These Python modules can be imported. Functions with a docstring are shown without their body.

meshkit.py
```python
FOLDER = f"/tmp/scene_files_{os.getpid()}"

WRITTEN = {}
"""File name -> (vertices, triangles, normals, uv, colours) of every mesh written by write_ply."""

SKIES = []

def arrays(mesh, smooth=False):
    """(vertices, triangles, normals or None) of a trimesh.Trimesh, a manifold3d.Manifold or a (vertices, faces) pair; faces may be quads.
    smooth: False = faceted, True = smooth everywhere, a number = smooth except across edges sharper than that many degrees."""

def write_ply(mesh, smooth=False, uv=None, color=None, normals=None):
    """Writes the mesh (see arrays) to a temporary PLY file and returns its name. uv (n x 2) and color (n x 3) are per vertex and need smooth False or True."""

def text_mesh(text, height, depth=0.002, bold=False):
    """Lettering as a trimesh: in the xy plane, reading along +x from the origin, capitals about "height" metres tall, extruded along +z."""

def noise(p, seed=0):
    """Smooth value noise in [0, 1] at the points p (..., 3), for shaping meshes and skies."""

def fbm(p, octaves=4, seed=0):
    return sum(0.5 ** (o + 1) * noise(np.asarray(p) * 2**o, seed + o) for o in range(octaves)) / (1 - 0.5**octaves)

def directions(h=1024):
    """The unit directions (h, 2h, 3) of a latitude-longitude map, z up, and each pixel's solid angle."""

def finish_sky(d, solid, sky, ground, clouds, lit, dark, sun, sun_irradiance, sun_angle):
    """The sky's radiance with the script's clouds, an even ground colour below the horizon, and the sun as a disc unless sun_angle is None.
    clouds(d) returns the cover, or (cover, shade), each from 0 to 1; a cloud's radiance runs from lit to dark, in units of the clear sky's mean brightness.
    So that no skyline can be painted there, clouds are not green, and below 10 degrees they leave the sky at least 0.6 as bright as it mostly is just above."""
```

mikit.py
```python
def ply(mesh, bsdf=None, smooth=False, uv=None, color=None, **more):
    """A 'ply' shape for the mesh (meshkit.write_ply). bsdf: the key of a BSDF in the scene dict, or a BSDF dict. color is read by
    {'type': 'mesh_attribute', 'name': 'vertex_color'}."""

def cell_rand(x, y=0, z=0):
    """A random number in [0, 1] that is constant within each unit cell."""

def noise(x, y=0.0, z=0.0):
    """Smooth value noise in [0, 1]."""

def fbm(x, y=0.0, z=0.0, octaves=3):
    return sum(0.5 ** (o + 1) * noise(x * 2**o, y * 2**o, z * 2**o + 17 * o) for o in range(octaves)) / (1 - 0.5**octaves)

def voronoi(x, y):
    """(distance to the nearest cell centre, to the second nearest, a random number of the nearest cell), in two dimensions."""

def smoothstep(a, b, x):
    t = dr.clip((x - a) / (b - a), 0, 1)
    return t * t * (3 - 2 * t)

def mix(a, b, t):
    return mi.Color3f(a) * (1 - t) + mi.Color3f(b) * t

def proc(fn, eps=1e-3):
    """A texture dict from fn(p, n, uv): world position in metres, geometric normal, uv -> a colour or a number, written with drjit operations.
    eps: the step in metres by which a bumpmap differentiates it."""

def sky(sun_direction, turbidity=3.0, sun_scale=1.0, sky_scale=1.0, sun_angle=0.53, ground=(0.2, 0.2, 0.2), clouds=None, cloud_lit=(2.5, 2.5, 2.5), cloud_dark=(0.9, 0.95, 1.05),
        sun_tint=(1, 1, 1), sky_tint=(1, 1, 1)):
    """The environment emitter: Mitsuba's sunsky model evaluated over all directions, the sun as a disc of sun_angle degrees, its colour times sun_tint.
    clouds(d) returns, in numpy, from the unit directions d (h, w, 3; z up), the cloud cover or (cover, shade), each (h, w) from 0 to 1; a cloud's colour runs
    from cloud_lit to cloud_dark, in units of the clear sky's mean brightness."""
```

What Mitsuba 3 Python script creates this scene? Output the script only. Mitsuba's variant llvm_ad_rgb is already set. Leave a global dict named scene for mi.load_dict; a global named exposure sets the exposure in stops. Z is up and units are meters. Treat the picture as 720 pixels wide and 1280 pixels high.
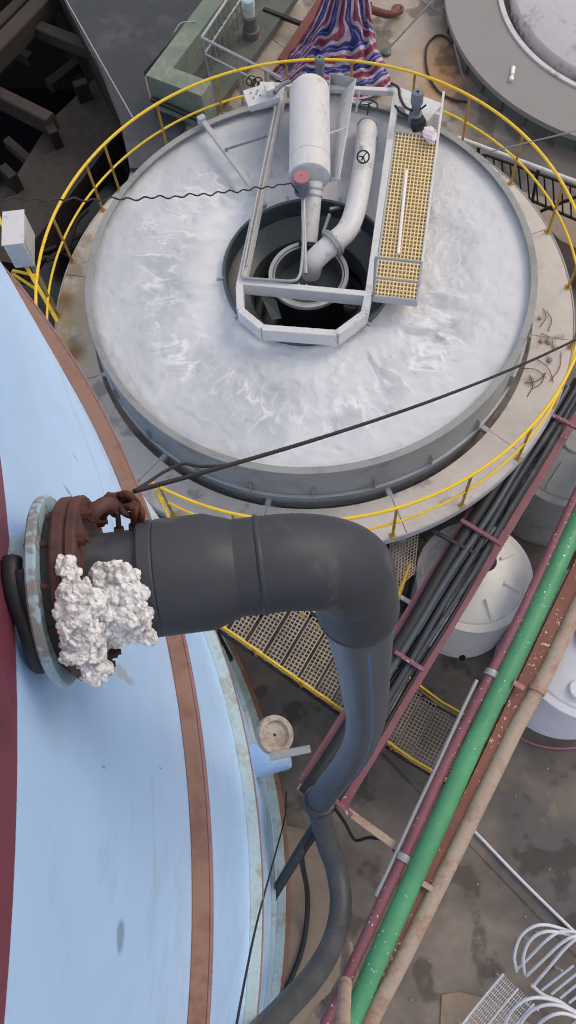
import math
import numpy as np, trimesh, mitsuba as mi, drjit as dr, mikit, meshkit
import manifold3d as m3
from shapely.geometry import Polygon
from mikit import noise, fbm, voronoi, smoothstep, mix, cell_rand

# ------------------------------------------------------------------ camera, sky, exposure
FOCAL = 1100.0                      # in pixels of the 720 x 1280 photograph
PITCH, ROLL, CAM_H = math.radians(68.26), math.radians(8.87), 14.5
FWD = np.array([0, math.cos(PITCH), -math.sin(PITCH)])
_dn = np.array([0, -math.sin(PITCH), -math.cos(PITCH)])
_x = np.array([1.0, 0, 0])
IR = math.cos(ROLL) * _x + math.sin(ROLL) * _dn
ID = -math.sin(ROLL) * _x + math.cos(ROLL) * _dn
CAM = np.array([0, 0, CAM_H])
T = mi.ScalarTransform4f
scene, labels = {'type': 'scene'}, {}
scene['camera'] = {'type': 'perspective', 'fov': math.degrees(2 * math.atan(360 / FOCAL)), 'fov_axis': 'x',
                   'near_clip': 0.05, 'far_clip': 2000.0,
                   'to_world': T().look_at(origin=CAM.tolist(), target=(CAM + FWD).tolist(), up=(-ID).tolist())}
scene['sky'] = mikit.sky((0.66, 0.26, 0.72), turbidity=3, sun_scale=0.30, sun_angle=30, clouds=lambda d: 1.0,
                         cloud_lit=(2.2, 2.25, 2.38))
exposure = 1.85


def at(px, py, z):
    """The point of the place at height z that the photograph shows at pixel (px, py)."""
    d = FWD + (px - 360) / FOCAL * IR + (py - 640) / FOCAL * ID
    return CAM + d * ((z - CAM_H) / d[2])


def L(r, g, b):
    return [((c / 255 + 0.055) / 1.055) ** 2.4 if c > 10 else c / 255 / 12.92 for c in (r, g, b)]


# ------------------------------------------------------------------ materials
def mat(name, base, rough=0.5, metallic=0.0, bump=None, spec=0.5, two=True, **kw):
    """base: a colour or fn(p, n, uv); bump: (fn, metres)"""
    bc = mikit.proc(base) if callable(base) else {'type': 'rgb', 'value': list(base)}
    b = {'type': 'principled', 'base_color': bc, 'roughness': rough, 'metallic': metallic, 'specular': spec, **kw}
    if callable(rough):
        b['roughness'] = mikit.proc(rough)
    if bump:
        b = {'type': 'bumpmap', 'arbitrary': mikit.proc(bump[0], eps=bump[2] if len(bump) > 2 else 2e-3), 'scale': bump[1], 'bsdf': b}
    scene[name] = {'type': 'twosided', 'bsdf': b} if two else b
    return name


def F(p, s, o=4, off=0.0):
    x, y, z = 0.80 * p.x + 0.36 * p.y + 0.48 * p.z, -0.52 * p.x + 0.80 * p.y + 0.30 * p.z, -0.28 * p.x - 0.48 * p.y + 0.83 * p.z
    return fbm(x * s + off, y * s + 1.7 * off, z * s, o)


def worn(base, dirt, s=3.0, lo=0.45, hi=0.75, amount=0.7, tone=0.25, off=0.0):
    def fn(p, n, uv):
        a = F(p, s, 4, off)
        f = F(p, s * 6, 3, off + 7)
        c = mi.Color3f(base) * (1 - tone + 2 * tone * (0.6 * a + 0.4 * f))
        return mix(c, mi.Color3f(dirt), amount * smoothstep(lo, hi, 0.65 * a + 0.35 * f))
    return fn


def specks(base, speck, s, thr, dens_s=1.1, dens=(0.42, 0.62)):
    def fn(p, n, uv):
        v = noise(p.x * s, p.y * s, p.z * s) * 0.6 + noise(p.x * s * 2.3 + 9, p.y * s * 2.3, p.z * s * 2.3) * 0.4
        where = smoothstep(dens[0], dens[1], F(p, dens_s, 2, 3.0))
        k = smoothstep(thr, thr + 0.04, v + 0.10 * (where - 1))
        c = mi.Color3f(base) * (0.72 + 0.55 * F(p, 2.5, 4, 1.0))
        return mix(c, mi.Color3f(speck), k)
    return fn


TCX, TCY, TR = -9.17, 0.74, 8.2           # the blue tank
CX, CY = 0.842, 8.01                      # the clarifier


def blue_fn(p, n, uv):
    ang = dr.atan2(p.y - TCY, p.x - TCX) * TR
    z = p.z
    a = fbm(ang * 0.7 + 0.3 * z, z * 0.5, 0.0, 4)
    f = fbm(ang * 5 + z, z * 4, 4.0, 4)
    c = mix(L(166, 204, 250), L(178, 212, 254), a)
    c = c * (0.96 + 0.08 * f)
    run = fbm(ang * 7.0, z * 0.45, 9.0, 4)                      # faint runs of grime down the wall
    c = mix(c, mi.Color3f(L(160, 192, 228)), 0.14 * smoothstep(0.55, 0.85, run))
    seam = dr.exp(-dr.square((z - 9.49 + 0.02 * a) / 0.03)) * smoothstep(0.35, 0.7, fbm(ang * 3.2, 3.0, 1.0, 4))
    c = mix(c, mi.Color3f(L(168, 172, 164)), 0.55 * seam)
    blot = smoothstep(0.66, 0.76, fbm(ang * 2.6 + 4.0 + z, z * 2.4, 2.0, 5))
    c = mix(c, mi.Color3f(L(116, 152, 192)), 0.12 * blot)
    # scuffs and chips, each with a shape of its own
    for sa, sz_, ra, rz_ in ((-0.90, 10.25, 0.075, 0.10), (-0.22, 10.55, 0.012, 0.06), (0.35, 10.3, 0.02, 0.07), (-1.25, 10.9, 0.01, 0.05), (1.10, 10.6, 0.02, 0.12), (1.5, 10.2, 0.015, 0.09), (-1.7, 10.1, 0.012, 0.06), (-0.1, 9.2, 0.01, 0.08)):
        d = dr.sqrt(dr.square((ang - sa) / ra) + dr.square((z - sz_) / rz_)) + 1.6 * (f - 0.5)
        c = mix(c, mi.Color3f(L(86, 112, 142)), 0.6 * (1 - smoothstep(0.5, 1.1, d)))
    # bare patch with runs under the flange
    d = dr.sqrt(dr.square((ang - 0.30) / 0.05) + dr.square((z - 10.0) / 0.3)) + 1.5 * (f - 0.5)
    c = mix(c, mi.Color3f(L(160, 152, 138)), 0.55 * (1 - smoothstep(0.5, 1.0, d)))
    rust = smoothstep(0.0, 1.0, (z - 7.5) / 0.7) * (1 - smoothstep(8.23, 8.25, z)) * smoothstep(0.55, 0.75, fbm(ang * 7, z * 0.6, 3.0, 3))
    return mix(c, mi.Color3f(L(150, 120, 105)), 0.4 * rust)


mat('m_blue', blue_fn, 0.34)
mat('m_dark_red', worn(L(112, 58, 76), L(80, 45, 55), 2.0), 0.45)
mat('m_rust_band', worn(L(150, 116, 102), L(108, 72, 58), 4.0, 0.4, 0.75, 0.7, 0.3), 0.8)
mat('m_purple_lip', worn(L(146, 112, 114), L(105, 76, 70), 4.0), 0.6)
mat('m_pale_band', worn(L(176, 198, 204), L(150, 142, 120), 4.0, 0.45, 0.7, 0.7), 0.6)
mat('m_rust', worn(L(98, 56, 46), L(50, 34, 32), 9.0, 0.35, 0.65, 0.8, 0.45), 0.85,
    bump=(lambda p, n, uv: F(p, 60.0, 3), 0.004))
mat('m_flange_rust', worn(L(92, 60, 57), L(54, 40, 40), 7.0, 0.4, 0.7, 0.7, 0.35), 0.7)
mat('m_flange_blue', worn(L(150, 178, 196), L(112, 100, 88), 8.0, 0.5, 0.62, 0.75), 0.5)
def hdpe_fn(p, n, uv):
    c = mi.Color3f(L(55, 59, 69)) * (0.82 + 0.36 * F(p, 2.6, 4)) * (0.94 + 0.12 * F(p, 24.0, 3))
    c = mix(c, mi.Color3f(L(100, 100, 102)), 0.35 * smoothstep(0.55, 0.72, F(p, 6.0, 5, 4.0)))
    return c


mat('m_hdpe', hdpe_fn, lambda p, n, uv: 0.42 + 0.22 * F(p, 5.0, 4, 1.0))
mat('m_hdpe_dust', lambda p, n, uv: mi.Color3f(L(68, 75, 87)) * (0.95 + 0.1 * fbm(p.x * 3.1 + p.y, p.y * 3.1 - p.x, 0.35 * p.z, 4)), 0.38)
mat('m_hose', worn(L(70, 73, 80), L(92, 92, 93), 3.0, 0.4, 0.8, 0.5, 0.15), 0.5)
mat('m_blue_stripe', L(62, 96, 148), 0.5)
mat('m_rubber', L(34, 36, 42), 0.55)
mat('m_cable', L(40, 38, 42), 0.6)
mat('m_crust', worn(L(176, 168, 162), L(132, 108, 98), 9.0, 0.42, 0.6, 0.7, 0.3), 0.85)
mat('m_foam', lambda p, n, uv: mix(mi.Color3f(L(236, 237, 242)), mi.Color3f(L(186, 186, 190)), smoothstep(0.46, 0.70, F(p, 30.0, 4))), 0.9,  # grey mottle paints crevice shade into the foam
    bump=(lambda p, n, uv: F(p, 70.0, 4), 0.03))


def froth_fn(p, n, uv):
    x, y = p.x - CX, p.y - CY
    r = dr.sqrt(x * x + y * y)
    a = dr.atan2(y, x)
    ca, sa = x / r, y / r
    wx, wy = fbm(p.x * 1.1, p.y * 1.1, 3.0, 3), fbm(p.x * 1.1 + 7, p.y * 1.1, 8.0, 3)
    rx, ry = ca * (1.0 + 0.18 * (wx - 0.5)) - sa * 0.30 * (wy - 0.5), sa * (1.0 + 0.18 * (wx - 0.5)) + ca * 0.30 * (wy - 0.5)
    broad = fbm(p.x * 0.9 + 1.5 * wx, p.y * 0.9 + 1.5 * wy, 2.0, 5)
    fine = fbm(p.x * 8 + 2 * wx, p.y * 8 + 2 * wy, 1.0, 4)
    lens = fbm(rx * 7.5, ry * 7.5, r * 1.15, 5)                       # drifts drawn out along the radius
    wisp = fbm(rx * 19 + wy, ry * 19, r * 1.9 + 4, 4)
    front = 1 - 0.75 * smoothstep(0.2, 2.2, (0.75 * x + 0.65 * y))
    edge = r + 0.9 * (wy - 0.5) + 0.35 * (lens - 0.5)
    zone = front * smoothstep(1.6, 2.0, edge) * (1 - smoothstep(2.35, 2.8, edge))
    patchy = smoothstep(0.36, 0.60, fbm(p.x * 1.3 + 2 * wy, p.y * 1.3 + 2 * wx, 9.0, 3))
    c = mix(L(186, 189, 198), L(206, 208, 216), smoothstep(0.32, 0.66, broad))
    c = c * (0.965 + 0.07 * fine)
    near = 1 - smoothstep(1.45, 2.15, r + 0.7 * (wx - 0.5) + 0.5 * (lens - 0.5))
    c = mix(c, mi.Color3f(L(224, 225, 231)), 0.75 * near)
    c = mix(c, mi.Color3f(L(172, 177, 185)), 0.85 * zone * smoothstep(0.49, 0.62, lens) * (0.35 + 0.65 * patchy))
    crest = 1 - smoothstep(0.0, 0.045, dr.abs(lens - 0.485 + 0.10 * (wisp - 0.5)))
    c = mix(c, mi.Color3f(L(237, 238, 243)), 0.55 * zone * patchy * crest)
    crest2 = 1 - smoothstep(0.0, 0.03, dr.abs(wisp - 0.56))
    c = mix(c, mi.Color3f(L(236, 237, 242)), 0.45 * zone * (1 - 0.6 * patchy) * crest2)
    c = mix(c, mi.Color3f(L(150, 153, 162)), 0.5 * zone * smoothstep(0.66, 0.76, fbm(rx * 16 + 3 * wx, ry * 16, r * 3.5, 3)))
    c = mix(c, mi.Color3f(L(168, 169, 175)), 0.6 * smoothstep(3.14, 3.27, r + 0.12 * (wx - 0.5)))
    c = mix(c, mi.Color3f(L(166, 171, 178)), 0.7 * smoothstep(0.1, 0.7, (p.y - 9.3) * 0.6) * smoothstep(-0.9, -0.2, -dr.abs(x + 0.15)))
    return c


mat('m_froth', froth_fn, 0.62, spec=0.3, bump=(lambda p, n, uv: fbm(p.x * 9, p.y * 9, 1.0, 4), 0.03))
mat('m_tank_grey', worn(L(146, 148, 151), L(112, 112, 112), 2.5, 0.4, 0.75, 0.7, 0.2), 0.55)
mat('m_well', worn(L(78, 86, 92), L(52, 58, 62), 2.5, 0.4, 0.7, 0.6), 0.35)
mat('m_dark', L(26, 28, 32), 0.5)
mat('m_near_black', L(14, 14, 20), 0.12)  # near-black colour holding the deep shade of the pit; also on the well floor
mat('m_white_paint', worn(L(204, 204, 208), L(150, 146, 142), 4.0, 0.52, 0.75, 0.6, 0.12), 0.4)
mat('m_grey_paint', worn(L(172, 174, 180), L(140, 138, 138), 4.0, 0.5, 0.75, 0.6, 0.12), 0.45)
mat('m_galv', worn(L(158, 160, 166), L(120, 118, 118), 6.0, 0.5, 0.75, 0.5), 0.4, metallic=0.3)
mat('m_motor', worn(L(108, 116, 132), L(70, 72, 80), 8.0), 0.45)
mat('m_pink', worn(L(168, 112, 122), L(130, 85, 95), 12.0), 0.6)
mat('m_yellow', worn(L(232, 194, 52), L(165, 125, 55), 5.0, 0.6, 0.78, 0.6, 0.12), 0.4)
mat('m_yellow_old', worn(L(170, 136, 58), L(110, 84, 52), 6.0, 0.45, 0.7, 0.7, 0.2), 0.5)
mat('m_frp', worn(L(226, 208, 166), L(190, 168, 126), 6.0, 0.5, 0.75, 0.5), 0.6)
mat('m_tray', L(186, 164, 124), 0.7)
mat('m_step', worn(L(186, 174, 160), L(120, 108, 98), 6.0, 0.4, 0.7, 0.6), 0.6)


def deck_fn(p, n, uv):
    a, f = F(p, 1.3, 4), F(p, 9.0, 4)
    c = mix(L(186, 178, 174), L(206, 199, 196), a) * (0.9 + 0.2 * f)
    left = 1 - smoothstep(-2.9, -2.1, p.x + 0.3 * a)
    c = mix(c, mi.Color3f(L(176, 154, 112)), 0.85 * left * smoothstep(0.2, 0.5, f))
    for sx, sy in ((-3.02, 8.85), (-2.9, 7.85)):
        d = dr.sqrt(dr.square(p.x - sx) + dr.square(p.y - sy)) + 0.15 * (a - 0.5)
        c = mix(c, mi.Color3f(L(128, 84, 46)), 0.8 * (1 - smoothstep(0.02, 0.26, d)))
    return mix(c, mi.Color3f(L(128, 118, 110)), 0.6 * smoothstep(0.6, 0.75, fbm(p.x * 3.1, p.y * 3.1, 5.0, 5)))


mat('m_deck', deck_fn, 0.75)


def ground_fn(p, n, uv):
    a, b, f = F(p, 0.45, 5), F(p, 1.3, 5, 5.0), F(p, 7.0, 4)
    dry = smoothstep(10.5, 13.5, p.y + 2.5 * (a - 0.5)) * smoothstep(-2.8, -1.8, p.x + 1.0 * (b - 0.5)) * (1 - smoothstep(4.3, 5.2, p.x + 0.8 * (b - 0.5)))
    c = mix(L(100, 93, 89), L(132, 123, 117), smoothstep(0.3, 0.7, b))
    c = mix(c, mi.Color3f(L(88, 88, 92)), 0.8 * smoothstep(0.48, 0.64, a))
    c = mix(c, mi.Color3f(L(118, 100, 84)), 0.6 * smoothstep(0.62, 0.76, b))
    c = mix(c, mix(L(150, 138, 128), L(172, 162, 154), b), dry)
    o = dr.sqrt(dr.square(p.x - 4.75) + dr.square((p.y - 15.3) * 0.7)) + 1.1 * (b - 0.5)
    c = mix(c, mi.Color3f(L(176, 126, 72)), 0.75 * (1 - smoothstep(0.15, 0.95, o)))
    c = c * (0.84 + 0.32 * f)
    c = mix(c, mi.Color3f(L(56, 50, 48)), 0.6 * smoothstep(0.57, 0.70, fbm(p.x * 2.2, p.y * 2.2, 9.0, 5)))
    jx = dr.abs((0.82 * p.x + 0.57 * p.y) / 3.1 - dr.floor((0.82 * p.x + 0.57 * p.y) / 3.1) - 0.5) * 3.1 + 0.03 * f
    c = mix(c, mi.Color3f(L(48, 43, 41)), 0.55 * (1 - smoothstep(0.022, 0.04, jx)))
    c = mix(c, mi.Color3f(L(142, 122, 100)), 0.4 * smoothstep(0.62, 0.72, fbm(p.x * 4.5, p.y * 4.5, 3.0, 4)) * smoothstep(0.4, 0.6, b))
    return mix(c, mi.Color3f(L(150, 142, 132)), 0.5 * smoothstep(0.86, 0.90, noise(p.x * 17 + 3 * f, p.y * 17, 4.0)) * smoothstep(0.55, 0.65, b))


mat('m_ground', ground_fn, lambda p, n, uv: 0.30 + 0.5 * smoothstep(0.36, 0.58, F(p, 0.45, 5)), spec=0.45,
    bump=(lambda p, n, uv: F(p, 9.0, 4), 0.005))
mat('m_pad', worn(L(150, 134, 120), L(112, 98, 88), 2.2, 0.4, 0.75, 0.6, 0.25), 0.85)
mat('m_slate', worn(L(50, 54, 61), L(76, 80, 88), 0.9, 0.5, 0.72, 0.6, 0.3), 0.5)
mat('m_pit', worn(L(34, 28, 28), L(16, 14, 15), 0.8), 0.8)  # shade of the deep pit is put into these dark base colours
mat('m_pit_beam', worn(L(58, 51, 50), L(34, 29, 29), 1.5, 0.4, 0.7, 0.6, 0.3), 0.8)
mat('m_sump', worn(L(112, 126, 118), L(150, 146, 136), 1.8, 0.45, 0.7, 0.6, 0.3), 0.8)
mat('m_sump_floor', worn(L(84, 88, 86), L(104, 104, 98), 1.5), 0.6)
WHITE_SPECK = L(214, 208, 202)
mat('m_maroon', specks(L(126, 78, 92), WHITE_SPECK, 34, 0.74), 0.5)
mat('m_green', specks(L(76, 146, 107), L(226, 232, 226), 34, 0.79), 0.42)
mat('m_brown_beam', specks(L(124, 80, 70), L(206, 180, 164), 34, 0.70), 0.7)
mat('m_rust_pipe', worn(L(170, 154, 142), L(140, 106, 90), 6.0, 0.40, 0.72, 0.75, 0.25), 0.75)
mat('m_red_brown', worn(L(112, 62, 58), L(80, 44, 42), 3.0), 0.6)
mat('m_pe_grey', worn(L(216, 216, 218), L(160, 158, 158), 2.0, 0.5, 0.8, 0.5, 0.1), 0.5)
mat('m_pe_dull', worn(L(154, 156, 160), L(100, 100, 102), 2.0), 0.55)
mat('m_pe_white', worn(L(206, 210, 224), L(176, 178, 186), 2.0, 0.55, 0.85, 0.4, 0.06), 0.4)
mat('m_ring', worn(L(140, 136, 139), L(128, 126, 128), 1.2, 0.4, 0.75, 0.6, 0.08), 0.7)
mat('m_dome', worn(L(198, 194, 200), L(120, 118, 122), 1.6, 0.5, 0.75, 0.8, 0.15), 0.6)
mat('m_trough', worn(L(98, 96, 96), L(60, 58, 58), 4.0), 0.7)
mat('m_nb_wall', worn(L(92, 104, 102), L(64, 66, 66), 3.0), 0.5)
mat('m_wire_white', L(206, 210, 222), 0.4)
mat('m_slat_blue', L(168, 182, 206), 0.4)
mat('m_bag', L(222, 208, 220), 0.3)
mat('m_lamp', L(236, 236, 236), 0.4)


def tarp_fn(p, n, uv):
    w = 0.16 * fbm(uv.x * 6, uv.y * 5, 1.0, 3) + 0.06 * noise(uv.x * 22, uv.y * 18, 3.0)
    s = uv.y * 4.6 + w
    k = s - dr.floor(s)
    red, blue, white = mi.Color3f(L(142, 66, 88)), mi.Color3f(L(62, 62, 134)), mi.Color3f(L(180, 170, 188))
    c = dr.select(k < 0.30, red, dr.select(k < 0.47, white, dr.select(k < 0.80, blue, white)))
    thin = dr.abs(k - 0.635) < 0.018
    c = dr.select(thin, mix(blue, white, 0.6), c)
    return c * (0.85 + 0.3 * noise(uv.x * 60, uv.y * 60, 2.0))


mat('m_tarp', tarp_fn, 0.55)


# ------------------------------------------------------------------ mesh helpers
def norm(v):
    v = np.asarray(v, float)
    return v / (np.linalg.norm(v) + 1e-12)


def cat(*ms):
    ms = [m for m in ms if m is not None]
    return ms[0] if len(ms) == 1 else trimesh.util.concatenate(ms)


def mesh(v, f):
    return trimesh.Trimesh(np.asarray(v, float), np.asarray(f, int), process=False)


def prism(a, b, poly, up=(0, 0, 1)):
    """A straight bar from a to b with the section poly: (side, up) pairs."""
    a, b = np.asarray(a, float), np.asarray(b, float)
    d = norm(b - a)
    s = norm(np.cross(d, up))
    u = np.cross(s, d)
    P = Polygon(poly)
    if not P.exterior.is_ccw:
        P = Polygon(poly[::-1])
    pts = np.array(P.exterior.coords)[:-1]
    n = len(pts)
    v = np.vstack([a + pts[:, :1] * s + pts[:, 1:] * u, b + pts[:, :1] * s + pts[:, 1:] * u])
    f = []
    for i in range(n):
        j = (i + 1) % n
        f += [[i, j, n + j], [i, n + j, n + i]]
    cv, cf = trimesh.creation.triangulate_polygon(P, engine='earcut')
    idx = [int(np.argmin(((pts - c) ** 2).sum(1))) for c in cv]
    for t in cf:
        t = [idx[k] for k in t]
        f += [t[::-1], [n + k for k in t]]
    m = mesh(v, f)
    m.fix_normals()
    return m


def beam(a, b, w, h, up=(0, 0, 1), c=0.006):
    c = min(c, w * 0.3, h * 0.3)
    x, y = w / 2, h / 2
    return prism(a, b, [(-x + c, -y), (x - c, -y), (x, -y + c), (x, y - c), (x - c, y), (-x + c, y), (-x, y - c), (-x, -y + c)], up)


def box(c, size, rotz=0.0, bev=0.008):
    w, d, h = size
    ca, sa = math.cos(rotz), math.sin(rotz)
    c = np.asarray(c, float)
    e = np.array([ca, sa, 0]) * w / 2
    k = bev
    core = m3.Manifold.batch_hull([m3.Manifold.cube((w - 2 * k * a, d - 2 * k * b, h - 2 * k * g), True) for a, b, g in ((1, 1, 0), (1, 0, 1), (0, 1, 1))])
    core = core.rotate((0, 0, math.degrees(rotz))).translate(tuple(c))
    mm = core.to_mesh()
    return mesh(mm.vert_properties[:, :3], mm.tri_verts)


def curve(pts, n=8):
    p = np.asarray(pts, float)
    q = np.vstack([2 * p[0] - p[1], p, 2 * p[-1] - p[-2]])
    out = []
    for i in range(1, len(q) - 2):
        for t in np.arange(n) / n:
            a, b, c, d = q[i - 1:i + 3]
            out.append(0.5 * (2 * b + (c - a) * t + (2 * a - 5 * b + 4 * c - d) * t * t + (3 * b - a - 3 * c + d) * t ** 3))
    return np.array(out + [p[-1]])


def tube(pts, r, n=12, cap=True, closed=False):
    p = np.asarray(pts, float)
    k = len(p)
    r = np.broadcast_to(np.asarray(r, float), (k,))
    t = np.roll(p, -1, 0) - np.roll(p, 1, 0) if closed else np.gradient(p, axis=0)
    t /= np.linalg.norm(t, axis=1, keepdims=True) + 1e-12
    a = np.cross(t[0], [0, 0, 1.0] if abs(t[0][2]) < 0.9 else [1.0, 0, 0])
    a = norm(a)
    ring, ang = [], np.arange(n) * 2 * np.pi / n
    for i in range(k):
        a = norm(a - t[i] * (a @ t[i]))
        b = np.cross(t[i], a)
        ring.append(p[i] + r[i] * (np.cos(ang)[:, None] * a + np.sin(ang)[:, None] * b))
    v = np.vstack(ring)
    f = []
    for i in range(k if closed else k - 1):
        i2 = (i + 1) % k
        for j in range(n):
            j2 = (j + 1) % n
            f += [[i * n + j, i * n + j2, i2 * n + j2], [i * n + j, i2 * n + j2, i2 * n + j]]
    if cap and not closed:
        v = np.vstack([v, p[0], p[-1]])
        for j in range(n):
            j2 = (j + 1) % n
            f += [[len(v) - 2, j2, j], [len(v) - 1, (k - 1) * n + j, (k - 1) * n + j2]]
    return mesh(v, f)


def cyl(a, b, r, n=20, r2=None):
    return tube([a, b], [r, r if r2 is None else r2], n)


def lathe(prof, c, n=128, a0=0.0, a1=360.0, closed=False):
    """profile of (r, z) turned about the vertical through c; closed: the profile is a ring section."""
    prof = np.asarray(prof, float)
    full = abs(a1 - a0) >= 359.99
    k = n if full else n + 1
    ang = np.radians(a0 + (a1 - a0) * np.arange(k) / n)
    m = len(prof)
    v = np.stack([c[0] + prof[None, :, 0] * np.cos(ang)[:, None], c[1] + prof[None, :, 0] * np.sin(ang)[:, None],
                  np.broadcast_to(prof[None, :, 1], (k, m))], -1).reshape(-1, 3)
    f = []
    for i in range(n):
        i2 = (i + 1) % k
        for j in range(m if closed else m - 1):
            j2 = (j + 1) % m
            f += [[i * m + j, i2 * m + j, i2 * m + j2], [i * m + j, i2 * m + j2, i * m + j2]]
    if closed and not full:
        P = Polygon(prof)
        cv, cf = trimesh.creation.triangulate_polygon(P, engine='earcut')
        idx = [int(np.argmin(((prof - q) ** 2).sum(1))) for q in cv]
        for t in cf:
            f += [[idx[q] for q in t], [(k - 1) * m + idx[q] for q in t[::-1]]]
    out = mesh(v, f)
    if closed:
        out.fix_normals()
    return out


def turned(prof, a, d, n=40):
    """A profile of (r, s) turned about the axis through a along d."""
    d = norm(d)
    m = lathe(prof, (0, 0), n)
    s = norm(np.cross(d, [0, 0, 1.0] if abs(d[2]) < 0.9 else [1.0, 0, 0]))
    R = np.stack([s, np.cross(d, s), d], 1)
    return mesh(m.vertices @ R.T + np.asarray(a), m.faces)


def ring_rect(r0, r1, z0, z1, c, n=128, a0=0.0, a1=360.0, bev=0.006):
    b = min(bev, (r1 - r0) * 0.3, (z1 - z0) * 0.3)
    return lathe([(r0 + b, z0), (r1 - b, z0), (r1, z0 + b), (r1, z1 - b), (r1 - b, z1), (r0 + b, z1), (r0, z1 - b), (r0, z0 + b)], c, n, a0, a1, True)


def slab(pts, z0, z1):
    P = Polygon([p[:2] for p in pts]).buffer(0)
    m = trimesh.creation.extrude_polygon(P, z1 - z0, engine='earcut')
    m.apply_translation((0, 0, z0))
    return m


def plate(pts, t=0.006):
    """A sheet-metal panel through 3 or 4 points, t thick."""
    p = np.asarray(pts, float)
    nn = norm(np.cross(p[1] - p[0], p[-1] - p[0])) * t / 2
    n = len(p)
    v = np.vstack([p + nn, p - nn])
    f = [[0, i, i + 1] for i in range(1, n - 1)] + [[n, n + i + 1, n + i] for i in range(1, n - 1)]
    for i in range(n):
        j = (i + 1) % n
        f += [[i, n + i, n + j], [i, n + j, j]]
    return mesh(v, f)


def lerp(a, b, t):
    return np.asarray(a) * (1 - t) + np.asarray(b) * t


def grating(A, B, Cc, D, nu, nv, w=0.008, h=0.03):
    """Open grating over the quad A B C D: nu bars that run A-D, nv bars that run A-B."""
    ms = []
    for i in range(nu + 1):
        t = i / nu
        ms.append(beam(lerp(A, B, t), lerp(D, Cc, t), w, h, c=0.001))
    for i in range(nv + 1):
        t = i / nv
        ms.append(beam(lerp(A, D, t) - [0, 0, 0.003], lerp(B, Cc, t) - [0, 0, 0.003], w, h * 0.8, c=0.001))
    return cat(*ms)


_used = {}


def num(key):
    k = _used.get(key, -1) + 1
    _used[key] = k
    return key if k == 0 else f'{key}_{k:03d}'


def thing(name, label, category, group=None):
    k = num(name)
    labels[k] = {'label': label, 'category': category}
    if group:
        labels[k]['group'] = group
    return k


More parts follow.
